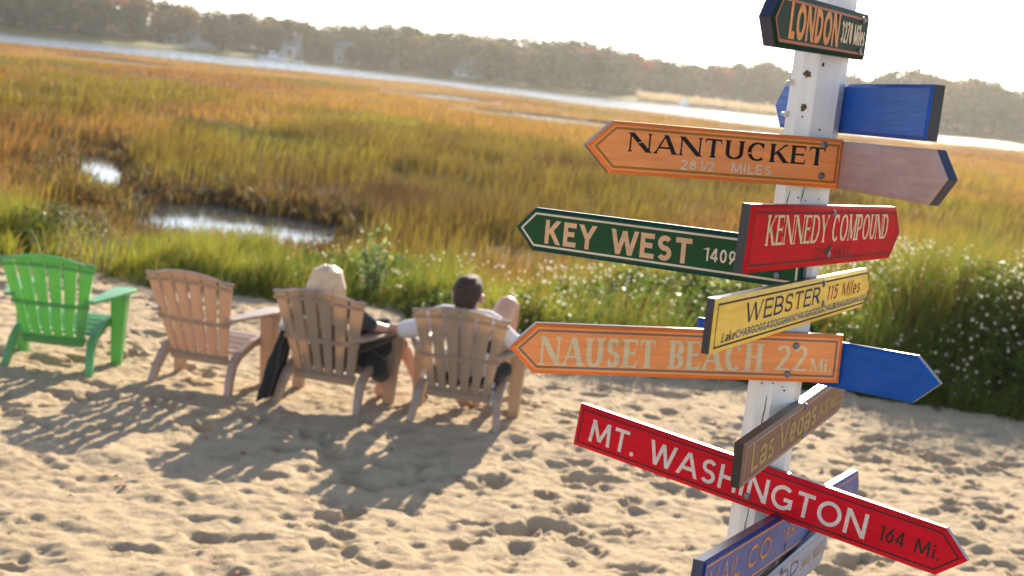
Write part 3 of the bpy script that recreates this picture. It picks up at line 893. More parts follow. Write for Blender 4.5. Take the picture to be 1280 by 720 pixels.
def text_polys(s, u0, u1, v, cap, T=.2, t=None, serif=False, slant=0.0, gap=.13, space=.34):
    """2D polygons of a line of text fitted between u0 and u1, baseline v"""
    t = T if t is None else t
    target = (u1 - u0) / cap
    k = 1.0
    for _ in range(12):
        W = sum((space * k if c == ' ' else glyph(c, k, T, t, False)[0]) for c in s) + gap * k * (len(s) - 1)
        k = max(.2, k * (target / W) ** .9)
    out = []; x = 0
    for c in s:
        if c == ' ': x += (space + gap) * k; continue
        w, st = glyph(c, k, T, t, False)
        for j, poly in enumerate(stroke_polys(st, T, t, serif, False)):
            out.append(([(u0 + (x + a + slant * (b - .5)) * cap, v + b * cap) for a, b in poly], j))
        x += w + gap * k
    return out

# ------------------------------------------------------------ the post and its boards
ZOFF = -0.35
def post_axis(z): return Vector((.5174 + .0029 * (z - ZOFF - 2.233), 2.66, z))
def wide_face(k): return R(13.5 + 90 * k)
M_POST, tt, pp = new_mat('white_post_paint')
g1 = noise(tt, 26, 6, .7, None, (1.6, 1.6, .12)); g2 = noise(tt, 11, 6, .75); g3 = noise(tt, 55, 5, .7, None, (1, 1, .3))
c_ = mixc(tt, ramp(tt, g1, .35, .7), (.76, .71, .65), (.85, .81, .75))
c_ = mixc(tt, ramp(tt, g2, .60, .74), c_, (.60, .55, .49))
c_ = mixc(tt, ramp(tt, g3, .77, .80), c_, (.30, .23, .17))
tt.links.new(c_, pp.inputs['Base Color']); pp.inputs['Roughness'].default_value = .55
bump(tt, pp, g1, .25, .006)
M_KNOT = simple('bare_wood_knot', (.12, .075, .035), .9, .6, 120)
M_CRACK = simple('crack_dirt', (.06, .045, .03), .95, .4, 120)  # dark brown of the drying cracks and small damage spots

a_, b_ = .0440, .0228          # half side of the square post, half length of a wide face
def post_ring(z, sh=0):
    c = post_axis(z); o = []
    for k in range(4):
        psi = wide_face(k); n = Vector((math.sin(psi), -math.cos(psi), 0)); u = Vector((math.cos(psi), math.sin(psi), 0))
        for s in (-1, 1): o.append(c + n * (a_ - sh) + u * (b_ - sh * .4) * s)
    return o
mb = MB()
zs = [-.5] + list(np.linspace(0, 2.86, 30)) + [2.875]
V = []
for i, zz_ in enumerate(zs): V += post_ring(zz_, .012 if i == len(zs) - 1 else 0)
F = [tuple(range(8 * (len(zs) - 1), 8 * len(zs)))]
for i in range(len(zs) - 1):
    for k in range(8): F.append((8 * i + k, 8 * i + (k + 1) % 8, 8 * i + 8 + (k + 1) % 8, 8 * i + 8 + k))
mb.add(V, F)
# face frames: k 0 wide, .5 chamfer
def face(psi_deg, z, across=0.0, out=.0):
    psi = R(psi_deg); n = Vector((math.sin(psi), -math.cos(psi), 0)); u = Vector((math.cos(psi), math.sin(psi), 0))
    d = a_ if abs(((psi_deg - 13.5) % 90)) < 1 else (a_ + b_) / math.sqrt(2)
    return post_axis(z) + n * (d + out) + u * across, n, u
def blotch(psi, z, across, r, m, el=1.0):
    c, n, u = face(psi, z, across, .0009)
    P = []
    for i in range(14):
        t_ = 2 * math.pi * i / 14; q = r * rng.uniform(.55, 1.15)
        P.append(c + u * (q * math.cos(t_)) + Vector((0, 0, 1)) * (q * el * math.sin(t_)))
    mb.add(P, [tuple(range(14))], m)
zt = lambda z: z + ZOFF
blotch(-31.5, zt(2.812), -.004, .008, 1); blotch(-31.5, zt(2.752), -.003, .007, 1, 1.3); blotch(-31.5, zt(2.735), -.002, .002, 1); blotch(13.5, zt(2.715), -.004, .0022, 2)
blotch(13.5, zt(2.832), -.015, .003, 2, 1.8); blotch(13.5, zt(2.86), .020, .004, 2); blotch(-31.5, zt(2.855), .004, .0016, 2)
for z0, n_ in ((2.24, 5), (2.598, 3)):
    for i in range(n_): blotch(13.5 if rng.random() < .6 else -31.5, zt(z0 - abs(rng.normal()) * .012), rng.uniform(-.012, .014), rng.uniform(.0012, .0045), 2, rng.uniform(.5, 1.2))
for psi, z0, z1, ac in ((-31.5, 2.22, 2.13, .006), (-31.5, 2.02, 1.86, .001), (13.5, 2.61, 2.58, -.017), (-31.5, 2.60, 2.565, -.006)):   # drying cracks
    c0, n, u = face(psi, zt(z0), ac, .0008); c1, _, _ = face(psi, zt(z1), ac - .004, .0008)
    P = [c0]; Q = []
    for i in range(1, 8):
        t_ = i / 8; c = c0.lerp(c1, t_); j = rng.uniform(-.0012, .0012); w = .0007 * math.sin(math.pi * t_) + .0002
        P.append(c + u * (w + j)); Q.append(c + u * (-w + j))
    mb.add(P + [c1] + Q[::-1], [tuple(range(16))], 2)
post = mb.build('sign_post', [M_POST, M_KNOT, M_CRACK])
tag(post, 'weathered white eight-sided wooden post carrying all the direction boards', 'post')
M_WBOLT = simple('painted_bolt', (.62, .57, .50), .5, .3, 200)
for z, a2 in ((2.795, -.012), (2.737, -.014)):         # bolt ends with nuts, on the side facing left
    c, n, u = face(-76.5, zt(z), a2)
    m = MB(); m.tube([c - n * .004, c + n * .006], .0062, 6); m.tube([c + n * .0061, c + n * .013], .0032, 8); m.build('bolt', M_WBOLT, post)

def board(name, label, fit, cols, edge=M_EDGE, border=None, texts=(), screws=(), bev=.0065, thick=.0155, extra=(), cat='sign'):
    psi, phi, lean, z0, h, uL, uR, ut, s, tip = fit
    psi, phi, lean = R(psi), R(phi), R(lean)
    n0 = Vector((math.sin(psi), -math.cos(psi), 0)); u0 = Vector((math.cos(psi), math.sin(psi), 0)); Q = Vector((0, 0, 1))
    n = n0 * math.cos(lean) + Q * math.sin(lean); v0 = n.cross(u0)
    if v0.z < 0: v0 = -v0
    u = u0 * math.cos(phi) + v0 * math.sin(phi); v = -u0 * math.sin(phi) + v0 * math.cos(phi)
    c = post_axis(z0 + ZOFF) + n * (s * (.064 if s == 1 else .0455))
    mats = [cols[0], edge, cols[1] if len(cols) > 1 else cols[0]]
    H2 = h / 2
    def outline(d):
        """outline inset by d, counter-clockwise"""
        tl = abs(ut - (uR if tip == 'R' else uL))
        sl = math.hypot(tl, H2); q = d * (sl - tl) / H2 if H2 else 0      # shoulder moves along the edge
        qt = d * sl / H2
        if tip == 'R': return [(uL + d, -H2 + d), (uR - q, -H2 + d), (ut - qt, 0), (uR - q, H2 - d), (uL + d, H2 - d)]
        return [(uL + q, -H2 + d), (uR - d, -H2 + d), (uR - d, H2 - d), (uL + q, H2 - d), (ut + qt, 0)]
    m = MB(); k = 5
    O0, O1 = outline(0), outline(bev)
    bz = -.0035
    V = [(a, b, 0) for a, b in O1] + [(a, b, bz) for a, b in O0] + [(a, b, -thick) for a, b in O0]
    m.add(V, [tuple(range(k))], 0)
    m.add(V, [(i + k, (i + 1) % k + k, (i + 1) % k, i) for i in range(k)], 2 if len(cols) > 1 else 0)
    m.add(V, [(i + 2 * k, (i + 1) % k + 2 * k, (i + 1) % k + k, i + k) for i in range(k)], 1)
    m.add(V, [tuple(range(3 * k - 1, 2 * k - 1, -1))], 1 if s == 1 else 0)
    def mat_i(mt):
        if mt not in mats[3:]: mats.append(mt)
        return 3 + mats[3:].index(mt)
    for d, w, mt in (border or ()):
        A, B = outline(d), outline(d + w)
        m.add([(a, b, .0004) for a, b in A] + [(a, b, .0004) for a, b in B], [(i, (i + 1) % k, (i + 1) % k + k, i + k) for i in range(k)], mat_i(mt))
    for ti, (kw, mt) in enumerate(texts):
        for poly, j in text_polys(**kw):
            ar = sum(poly[i - 1][0] * poly[i][1] - poly[i][0] * poly[i - 1][1] for i in range(len(poly)))
            if ar < 0: poly = poly[::-1]
            m.add([(a, b, .0005 + .00002 * (j % 12)) for a, b in poly], [tuple(range(len(poly)))], mat_i(mt))
    for poly, mt in extra: m.add([(a, b, .0009) for a, b in poly], [tuple(range(len(poly)))], mat_i(mt))
    me = poly_mesh(name, m.V, m.F, False, m.M)
    o = link(name, me, mats)
    o.matrix_world = Matrix(((u.x, v.x, n.x, c.x), (u.y, v.y, n.y, c.y), (u.z, v.z, n.z, c.z), (0, 0, 0, 1)))
    for su, sv in screws:
        m = MB(); pts = [(su, sv, -.001), (su, sv, .0016), (su, sv, .0034), (su, sv, .0042)]
        m.tube(pts, [.0066, .0066, .0048, .0018], 14); m.build('screw', M_BOLT, o, smooth=False)
    tag(o, label, cat, 'direction boards on the post')
    return o

P_ORANGE = paint('orange_paint', (.90, .325, .11)); P_ORANGE_BEV = paint('orange_bevel', (.78, .20, .05))
P_OLIVE = paint('olive_line', (.40, .17, .035)); P_BLACK = paint('black_letter', (.028, .022, .022)); P_CREAM = paint('cream_letter', (.72, .56, .34))
P_PALE = paint('pale_letter', (.76, .60, .45)); P_GREEN = paint('green_paint', (.024, .080, .032), .35); P_TEAL = paint('teal_bevel', (.008, .05, .045), .3)
P_TANL = paint('tan_letter', (.72, .43, .24)); P_RED = paint('red_paint', (.54, .014, .018), .4, .12, .015); P_DRED = paint('dark_red_line', (.10, .010, .012))
P_YEL = paint('yellow_paint', (.88, .58, .10)); P_NAVYL = paint('navy_letter', (.03, .03, .075)); P_BROWNR = paint('brown_red_letter', (.36, .045, .025))
P_BLUEL = paint('blue_letter', (.025, .10, .24)); P_GREY = paint('grey_line', (.22, .17, .14)); P_BLUE = paint('royal_blue_paint', (.005, .088, .42), .24, .35, .2)
P_PINK = paint('pale_pink_primer', (.50, .345, .31), .45); P_RED2 = paint('bright_red_paint', (.62, .010, .022), .30); P_BONE = paint('bone_letter', (.72, .60, .54))
P_BROWN = paint('brown_board_paint', (.25, .15, .10), .3, .12, .05); P_GOLD = paint('ochre_letter', (.44, .30, .12)); P_PINKL = paint('pinkish_line', (.60, .38, .34))
P_SLATE = paint('slate_blue_paint', (.085, .115, .32), .3); P_ORL = paint('orange_line', (.62, .27, .08)); P_BLUEB = paint('blue_bevel', (.006, .028, .16), .4)
P_PBLUE = paint('powder_blue_paint', (.33, .36, .44), .35); P_DGREEN = paint('dark_green_paint', (.012, .036, .018), .4, .12, .015); P_RUST = paint('rust_orange_line', (.42, .10, .035))
P_LORANGE = paint('orange_letter', (.70, .24, .035)); P_PURPLE = paint('dusky_purple_letter', (.20, .14, .17)); P_SMEAR = paint('black_smear', (.05, .03, .03))
P_WHITE_E = paint('white_edge_paint', (.78, .78, .78), .3)

board('arrow_sign', 'dark green arrow board at the very top, lettered LONDON in orange', (64.8, 1.4, .2, 2.890, .083, -.526, .067, -.568, 1, 'L'), (P_DGREEN,), M_NAVY, [(.0085, .0042, P_RUST)],
      [(dict(s='LONDON', u0=-.476, u1=-.158, v=-.0262, cap=.0555, T=.26, t=.21, gap=.10), P_LORANGE), (dict(s='3278', u0=-.142, u1=-.062, v=-.0172, cap=.037, T=.2, t=.16), P_CREAM), (dict(s='Miles', u0=-.046, u1=.040, v=-.0172, cap=.036, T=.2, t=.16), P_CREAM)],
      [(.012, .0290), (.012, -.0262)], bev=.0075, thick=.022)
board('arrow_sign', 'royal blue board seen from its blank back, square end, near the top of the post', (-80.9, 1.1, .4, 2.758, .090, -.317, .390, -.365, -1, 'L'), (P_BLUE,), M_EDGE, thick=.022)
N_ = (19.6, 1.0, .5, 2.656, .090, -.420, .036, -.467, 1, 'L')
board('arrow_sign', 'orange arrow board with black serif lettering NANTUCKET and pale 28 1/2 MILES', N_, (P_ORANGE, P_ORANGE_BEV), M_EDGE, [(.0095, .0042, P_OLIVE)],
      [(dict(s='NANTUCKET', u0=-.388, u1=-.002, v=-.0053, cap=.0328, T=.235, t=.092, serif=True, gap=.17), P_BLACK),
       (dict(s='28', u0=-.287, u1=-.257, v=-.0298, cap=.0172, T=.16, gap=.2), P_PALE), (dict(s='1/2', u0=-.250, u1=-.222, v=-.0292, cap=.0155, T=.15, gap=.12), P_PALE), (dict(s='MILES', u0=-.188, u1=-.108, v=-.0298, cap=.0180, T=.155, gap=.2), P_PALE)],
      [(-.0055, .0325), (-.004, -.0236)],
      extra=[([(-.372, .0098), (-.360, .0128), (-.3605, .0145), (-.3725, .0112)], P_ORANGE), ([(-.306, .0098), (-.289, .0082), (-.289, .0098), (-.306, .0118)], P_ORANGE), ([(-.163, .0060), (-.152, .0072), (-.152, .0090), (-.163, .0078)], P_ORANGE)])
board('arrow_sign', 'dusky pink unpainted back of an arrow board behind the NANTUCKET board', (-82.0, 1.6, 0, 2.654, .087, -.197, .453, .509, -1, 'R'), (P_PINK,), M_NAVY, thick=.019)
board('arrow_sign', 'long dark green arrow board with tan lettering KEY WEST and 1409', (-35.5, 2.2, .7, 2.465, .089, -.554, .052, -.599, 1, 'L'), (P_GREEN, P_TEAL), M_EDGE, [(.0098, .0040, P_PALE)],
      [(dict(s='KEY', u0=-.523, u1=-.400, v=-.0264, cap=.0488, T=.205, gap=.16), P_TANL), (dict(s='WEST', u0=-.361, u1=-.180, v=-.0268, cap=.0492, T=.205, gap=.13), P_TANL), (dict(s='1409', u0=-.151, u1=-.085, v=-.0154, cap=.0255, T=.16, gap=.16), P_PALE)],
      [(.0022, -.0238), (.0022, .025)])
board('arrow_sign', 'red arrow board with condensed cream serif lettering and dark 2.4 MILES', (61.8, -1.8, .7, 2.523, .111, -.448, .480, .541, 1, 'R'), (P_RED,), M_EDGE, [(.0110, .0032, P_DRED)],
      [(dict(s='KENNEDY', u0=-.366, u1=-.022, v=-.0120, cap=.0505, T=.19, t=.085, serif=True, gap=.15), P_CREAM), (dict(s='COMPOUND', u0=.010, u1=.420, v=-.0112, cap=.0508, T=.19, t=.085, serif=True, gap=.13), P_CREAM),
       (dict(s='2.4', u0=-.078, u1=.012, v=-.0395, cap=.0170, T=.16, t=.10), P_DRED), (dict(s='MILES', u0=.040, u1=.150, v=-.0398, cap=.0172, T=.16, t=.11, gap=.2), P_DRED)],
      [(.005, .0410), (.0022, -.0350)], extra=[([(-.036, -.030), (-.010, -.032), (.012, -.026), (.026, -.0205), (.010, -.0165), (-.004, -.0215), (-.022, -.0255)], P_SMEAR)], thick=.019)
board('arrow_sign', 'yellow arrow board with dark WEBSTER lettering and a very long lake name', (65.2, -1.9, 1.2, 2.402, .082, -.665, .409, .462, 1, 'R'), (P_YEL,), M_EDGE, [(.0075, .0030, P_BLACK)],
      [(dict(s='WEBSTER', u0=-.505, u1=-.012, v=-.0064, cap=.0315, T=.25, t=.12, serif=True, slant=.12, gap=.16), P_NAVYL), (dict(s='115 Miles', u0=.044, u1=.345, v=-.0060, cap=.0285, T=.22, t=.13, serif=False, slant=.3, gap=.2), P_BROWNR),
       (dict(s='Lake', u0=-.620, u1=-.551, v=-.0272, cap=.0145, T=.26, t=.13, slant=.4), P_NAVYL), (dict(s='CHARGOGGAGOGGMANCHAUGAGOGGCHAUBUNAGUNGAMAUGG', u0=-.547, u1=.408, v=-.0266, cap=.0128, T=.19, gap=.14), P_BLUEL)],
      [(.002, .0292), (.015, -.0085)])
board('arrow_sign', 'long orange arrow board with cream serif lettering NAUSET BEACH 22 Mi.', (11.3, 2.1, -.2, 2.294, .092, -.487, .098, -.534, 1, 'L'), (P_ORANGE, P_ORANGE_BEV), M_EDGE, [(.0110, .0036, P_GREY)],
      [(dict(s='NAUSET', u0=-.476, u1=-.264, v=-.0292, cap=.0525, T=.19, t=.085, serif=True, gap=.15), P_CREAM), (dict(s='BEACH', u0=-.236, u1=-.059, v=-.0285, cap=.0528, T=.19, t=.085, serif=True, gap=.15), P_CREAM),
       (dict(s='22', u0=-.031, u1=.029, v=-.0246, cap=.0470, T=.17, t=.085, gap=.14), P_CREAM), (dict(s='Mi.', u0=.037, u1=.079, v=-.0246, cap=.0250, T=.18, t=.09, serif=True, gap=.16), P_CREAM)],
      [(.005, .0223), (-.0062, -.0318)])
board('arrow_sign', 'plain royal blue arrow board pointing right behind the NAUSET BEACH board', (-40.2, 2.6, .5, 2.279, .087, -.220, .253, .302, -1, 'R'), (P_BLUE,), M_EDGE)
board('arrow_sign', 'grey-brown glossy arrow board lettered Las Vegas in ochre, steeply foreshortened', (62.0, 4.4, .1, 2.166, .080, -.322, .255, .289, 1, 'R'), (P_BROWN,), M_EDGE, [(.0070, .0018, P_PINKL)],
      [(dict(s='Las Vegas', u0=-.282, u1=.084, v=-.0214, cap=.0525, T=.17, t=.14, gap=.10, space=.2), P_GOLD), (dict(s='2428', u0=.094, u1=.156, v=-.0152, cap=.0285, T=.15, gap=.16), P_GOLD), (dict(s='MILES', u0=.174, u1=.258, v=-.0158, cap=.0290, T=.15, gap=.16), P_GOLD)],
      [(.0083, .0296), (.0087, -.0272)], thick=.020)
board('arrow_sign', 'bright red arrow board slanting down to the right, lettered MT. WASHINGTON in white', (-32.5, -4.5, .1, 2.042, .088, -.384, .372, .420, 1, 'R'), (P_RED2,), M_EDGE, [(.0088, .0028, P_SMEAR)],
      [(dict(s='MT.', u0=-.350, u1=-.246, v=-.0252, cap=.0465, T=.155, gap=.14), P_BONE), (dict(s='WASHINGTON', u0=-.211, u1=.237, v=-.0255, cap=.0472, T=.155, gap=.14), P_BONE),
       (dict(s='164', u0=.2615, u1=.308, v=-.0164, cap=.0285, T=.14, gap=.16), P_SMEAR), (dict(s='Mi.', u0=.327, u1=.373, v=-.0168, cap=.0280, T=.14, gap=.16), P_SMEAR)],
      [(.0037, -.0226), (.0037, .030)])
board('arrow_sign', 'slate blue arrow board with orange lettering VAIL CO. 1883, low on the post', (67.5, -6.9, .2, 1.944, .091, -.640, .846, .905, 1, 'R'), (P_SLATE, P_BLUEB), M_NAVY, [(.0085, .0032, P_ORL)],
      [(dict(s='VAIL', u0=-.600, u1=-.392, v=-.0150, cap=.0400, T=.15, gap=.2), P_ORL), (dict(s='CO.', u0=-.332, u1=-.126, v=-.0170, cap=.0390, T=.15, gap=.2), P_ORL), (dict(s='1883', u0=-.047, u1=.115, v=-.0112, cap=.0260, T=.12, gap=.3), P_ORL), (dict(s='MILES AWAY', u0=.190, u1=.775, v=-.0112, cap=.0260, T=.12, gap=.4), P_ORL)],
      [(-.0013, -.0236), (-.0013, .028)], thick=.020)
board('arrow_sign', 'powder blue arrow board with purple and ochre lettering, lowest on the post', (62.4, 1.6, 0, 1.842, .085, -.387, .298, .337, 1, 'R'), (P_PBLUE,), M_EDGE, [(.0080, .0016, P_ORL)],
      [(dict(s='WOOD', u0=-.165, u1=.118, v=-.0040, cap=.0290, T=.17, gap=.18), P_PURPLE), (dict(s='3046 MILES', u0=.138, u1=.300, v=-.0118, cap=.0245, T=.13, gap=.18), P_GOLD)],
      [(.002, .029), (.002, -.029)])

# ------------------------------------------------------------ chairs
def plastic(name, col, worn, through):
    m, t, p = new_mat(name)
    f = noise(t, 7, 5, .7); g = noise(t, 70, 4, .6, None, (1, 1, .15))
    c = mixc(t, ramp(t, f, .35, .75), col, worn)
    c = mixc(t, ramp(t, g, .55, .8), c, tuple(x * .85 for x in col))
    tr = N(t, 'ShaderNodeBsdfTranslucent'); tr.inputs['Color'].default_value = (*through, 1)
    t.links.new(c, p.inputs['Base Color']); p.inputs['Roughness'].default_value = .33; p.inputs['Specular IOR Level'].default_value = .75; bump(t, p, g, .08, .004)
    mx = N(t, 'ShaderNodeMixShader'); mx.inputs[0].default_value = .40
    t.links.new(p.outputs[0], mx.inputs[1]); t.links.new(tr.outputs[0], mx.inputs[2]); t.links.new(mx.outputs[0], t.nodes['Material Output'].inputs['Surface'])
    return m
M_CHG = plastic('green_plastic', (.12, .38, .12), (.15, .44, .20), (.27, .56, .07))
M_CHT = plastic('tan_plastic', (.45, .345, .265), (.49, .39, .32), (.57, .37, .215))
M_CHB = plastic('brown_tan_plastic', (.43, .33, .245), (.47, .38, .31), (.55, .38, .215))

def back_pt(u, s, out=0.0):      # u across, s along the back from its foot, out behind the back
    tl = R(23)
    curve = .045 * (1 - (u / .30) ** 2)          # the back is gently hollow
    y = .135 - math.sin(tl) * s - math.cos(tl) * (out + curve - .03); z = .205 + math.cos(tl) * s - math.sin(tl) * (out)
    return (u, y, z)
def make_chair(mat, label):
    o = empty('adirondack_chair'); tag(o, label, 'chair', 'row of beach chairs on the sand')
    top = lambda u: .745 - .085 * (abs(u) / .31) ** 2.0
    m = MB(); n = 6; gap = .021
    def hw(s): return .198 + (.312 - .198) * (s / .72)
    for i in range(n):               # slats fan outwards
        for s0, s1, g in ((.0, .055, 0), (.055, .69, gap), (.69, None, .004)):
            P = []
            steps = 5
            def edge(fr, gg):
                L = []
                for j in range(steps + 1):
                    f0 = -1 + 2 * fr / n
                    uu = f0 * hw(.70); se = s1 if s1 is not None else top(uu)
                    s = s0 + (se - s0) * j / steps
                    L.append((f0 * hw(s) + gg, s))
                return L
            A = edge(i, g / 2); B = edge(i + 1, -g / 2)
            V = []
            for (ua, sa), (ub, sb) in zip(A, B):
                um = (ua + ub) / 2; sm = (sa + sb) / 2 + (.004 if s1 is None else 0)
                for q, thick_ in ((0, .0), (1, .022)):
                    V += [back_pt(ua, sa, thick_), back_pt(um, sm, thick_ + .006 * (q)), back_pt(ub, sb, thick_)]
            F = []
            for j in range(steps):
                a = 6 * j; b = a + 6
                F += [(a, a + 1, b + 1, b), (a + 1, a + 2, b + 2, b + 1), (a + 3, b + 3, b + 4, a + 4), (a + 4, b + 4, b + 5, a + 5), (a, b, b + 3, a + 3), (a + 2, a + 5, b + 5, b + 2)]
            F += [(0, 3, 4, 1), (1, 4, 5, 2)]; e = 6 * steps; F += [(e, e + 1, e + 4, e + 3), (e + 1, e + 2, e + 5, e + 4)]
            m.add(V, F)
    def rib(s, h, out, dth=.018):
        P = [back_pt(f * hw(s) * .995, s + (-.03 * f * f if s > .5 else 0), out) for f in np.linspace(-1, 1, 13)]
        m.sweep(P, dth, h, (0, -math.cos(R(23)), -math.sin(R(23))))
    rib(.335, .030, .030); rib(.015, .055, .030); rib(.665, .018, .027, .012)
    m.build('backrest', mat, o)
    m = MB()                                      # slatted seat
    for i in range(6):
        y0 = .16 + i * .075; y1 = y0 + .062
        f = lambda y: .275 + .085 * sstep(.12, .50, y) - (.03 * sstep(.54, .62, y))
        z0, z1 = float(f(y0)), float(f(y1))
        m.hexa([(-.235, y0, z0 - .022), (.235, y0, z0 - .022), (.235, y1, z1 - .022), (-.235, y1, z1 - .022), (-.235, y0, z0), (.235, y0, z0), (.235, y1, z1), (-.235, y1, z1)])
    m.build('seat', mat, o, bevel=.005)
    for sx in (-1, 1):
        m = MB()                                  # side rail running down into the rear leg
        m.sweep([(sx * .275, -.005, -.03), (sx * .262, .035, .10), (sx * .250, .085, .20), (sx * .249, .17, .257), (sx * .252, .34, .315), (sx * .268, .50, .335)],
                [.044, .048, .05, .045, .04, .04], [.052, .058, .068, .07, .065, .06], (1, 0, 0))
        m.build('rear_leg', mat, o, bevel=.008)
        m = MB()
        m.hexa([(sx * .318 - .032, .455, -.03), (sx * .318 + .032, .455, -.03), (sx * .318 + .032, .52, -.03), (sx * .318 - .032, .52, -.03),
                (sx * .315 - .052, .42, .535), (sx * .315 + .052, .42, .535), (sx * .315 + .052, .545, .535), (sx * .315 - .052, .545, .535)])
        m.build('front_leg', mat, o, bevel=.008)
        m = MB()                                  # arm, broad in front, narrowing to the back
        prof = [(-.05, .255, .032), (.05, .272, .040), (.20, .300, .052), (.38, .318, .066), (.52, .325, .074), (.60, .325, .068), (.635, .325, .045)]
        V = []
        for y, xc, w in prof:
            zc = .537 + .012 * math.sin(max(0, y) * 4.5)
            V += [(sx * xc - w, y, zc), (sx * xc + w, y, zc), (sx * xc + w, y, zc + .026), (sx * xc - w, y, zc + .026)]
        F = [(3, 2, 1, 0), tuple(4 * (len(prof) - 1) + q for q in range(4))]
        for i in range(len(prof) - 1):
            for k in range(4): F.append((4 * i + k, 4 * i + (k + 1) % 4, 4 * i + 4 + (k + 1) % 4, 4 * i + 4 + k))
        m.add(V, F); m.build('armrest', mat, o, bevel=.006)
    return o
chair_specs = [(M_CHG, 'bright green plastic slatted beach chair, empty, at the left end of the row'),
               (M_CHT, 'empty tan plastic slatted beach chair beside the green one'),
               (M_CHB, 'tan-brown slatted beach chair in which the blonde person sits'),
               (M_CHB, 'tan-brown slatted beach chair of the dark-haired person in a white shirt')]
chairs = []
for (cx, cy, ya), (mt, lab) in zip(CHAIRS, chair_specs):
    c = make_chair(mt, lab); c.location = (cx, cy, 0.0); c.rotation_euler = (0, 0, R(ya)); c.scale = (1.1, 1.03, .96); chairs.append(c)

# ------------------------------------------------------------ people
_bm = bmesh.new(); bmesh.ops.create_icosphere(_bm, subdivisions=2, radius=1)
_bm.verts.ensure_lookup_table()
SPH_V = np.array([v.co[:] for v in _bm.verts]); SPH_F = [[v.index for v in f.verts] for f in _bm.faces]; _bm.free()
class Blob:
    def __init__(s): s.V = []; s.F = []; s.n = 0
    def ball(s, c, r, rot=None):
        r = np.array(r if isinstance(r, (tuple, list)) else (r, r, r))
        P = SPH_V * r
        if rot is not None: P = P @ np.array(rot.to_3x3()).T
        s.V.append(P + np.array(c)); s.F += [[i + s.n for i in f] for f in SPH_F]; s.n += len(P)
    def limb(s, pts):            # [(x,y,z,r), ...]
        for a, b in zip(pts[:-1], pts[1:]):
            a = np.array(a, float); b = np.array(b, float); L = np.linalg.norm(b[:3] - a[:3])
            k = max(2, int(L / (.28 * min(a[3], b[3]))) + 1)
            for i in range(k + 1):
                q = a + (b - a) * i / k; s.ball(q[:3], q[3])
    def build(s, name, mat, parent=None, voxel=.011, smooth=6):
        me = poly_mesh(name, np.concatenate(s.V), s.F, True)
        o = link(name, me, mat, parent)
        r = o.modifiers.new('remesh', 'REMESH'); r.mode = 'VOXEL'; r.voxel_size = voxel; r.use_smooth_shade = True
        if smooth:
            q = o.modifiers.new('smooth', 'SMOOTH'); q.factor = .5; q.iterations = smooth
        return o
def skin_mat(name, col):
    m, t, p = new_mat(name)
    f = noise(t, 14, 5, .6)
    t.links.new(mixc(t, ramp(t, f, .3, .7), tuple(c * .9 for c in col), tuple(min(1, c * 1.1) for c in col)), p.inputs['Base Color'])
    p.inputs['Roughness'].default_value = .48
    p.inputs['Subsurface Weight'].default_value = .15; p.inputs['Subsurface Radius'].default_value = (1, .35, .2); p.inputs['Subsurface Scale'].default_value = .02
    return m
M_SKIN = skin_mat('warm_skin', (.52, .30, .195)); M_SKIN2 = skin_mat('fair_skin', (.60, .36, .26))  # one base skin tone for each person
def cloth(name, col, var=.12, rough=.9, trans=0.0):
    m, t, p = new_mat(name)
    f = noise(t, 9, 5, .6); w = noise(t, 240, 2, .5)
    t.links.new(mixc(t, ramp(t, f, .3, .7), tuple(c * (1 - var) for c in col), tuple(min(1, c * (1 + var)) for c in col)), p.inputs['Base Color'])
    p.inputs['Roughness'].default_value = rough; p.inputs['Sheen Weight'].default_value = .2
    bump(t, p, f, .5, .02)
    if trans:
        tr = N(t, 'ShaderNodeBsdfTranslucent'); tr.inputs['Color'].default_value = (*col, 1)
        mx = N(t, 'ShaderNodeMixShader'); mx.inputs[0].default_value = trans
        t.links.new(p.outputs[0], mx.inputs[1]); t.links.new(tr.outputs[0], mx.inputs[2]); t.links.new(mx.outputs[0], t.nodes['Material Output'].inputs['Surface'])
    return m
M_SHIRT = cloth('white_tshirt', (.82, .82, .86), .05, .9, .3); M_BLACK = cloth('black_cloth', (.012, .012, .013), .3); M_BLACK2 = cloth('charcoal_top', (.03, .03, .035), .3)
def hair_mat(name, c0, c1, rough=.45, bs=.3, sc=60):
    m, t, p = new_mat(name)
    f = noise(t, sc, 4, .7, None, (1, 1, .12))
    t.links.new(mixc(t, ramp(t, f, .3, .7), c0, c1), p.inputs['Base Color']); p.inputs['Roughness'].default_value = rough
    bump(t, p, f, bs, .006 if bs < .5 else .02)
    return m
M_BLOND = hair_mat('blonde_hair', (.46, .29, .15), (.74, .55, .34)); M_DARKH = hair_mat('dark_brown_hair', (.018, .009, .006), (.075, .034, .018), .7, 1.0, 90)
M_SOLE = simple('blue_sandal', (.02, .05, .22), .6); M_SANDAL = simple('brown_sandal', (.20, .10, .07), .7)

def hand(b, w, d, up, side, sgn, curl=.5, r=.0085):
    """palm and five fingers from the wrist w along d; side points to the thumb"""
    w, d, up, side = Vector(w), Vector(d).normalized(), Vector(up).normalized(), Vector(side).normalized()
    for i in range(5):
        for j in range(4):
            c = w + d * (.018 + .018 * i) + side * (.026 * (j / 1.5 - 1)); b.ball(c, .0135)
    for j, ln in enumerate((.072, .082, .077, .060)):
        a = w + d * .092 + side * (.026 * (1 - j / 1.5)); pts = [(*a, r * 1.1)]
        dirv = d.copy(); p = a.copy()
        for q in range(3):
            dirv = (dirv - up * curl * (.25 + .25 * q)).normalized(); p = p + dirv * ln / 3; pts.append((*p, r * (1 - .08 * q)))
        b.limb(pts)
    a = w + d * .028 + side * .030; t1 = a + (side * .75 + d * .65).normalized() * .036; t2 = t1 + (side * .25 + d * .9 - up * .2).normalized() * .030
    b.limb([(*a, r * 1.35), (*t1, r * 1.15), (*t2, r)])
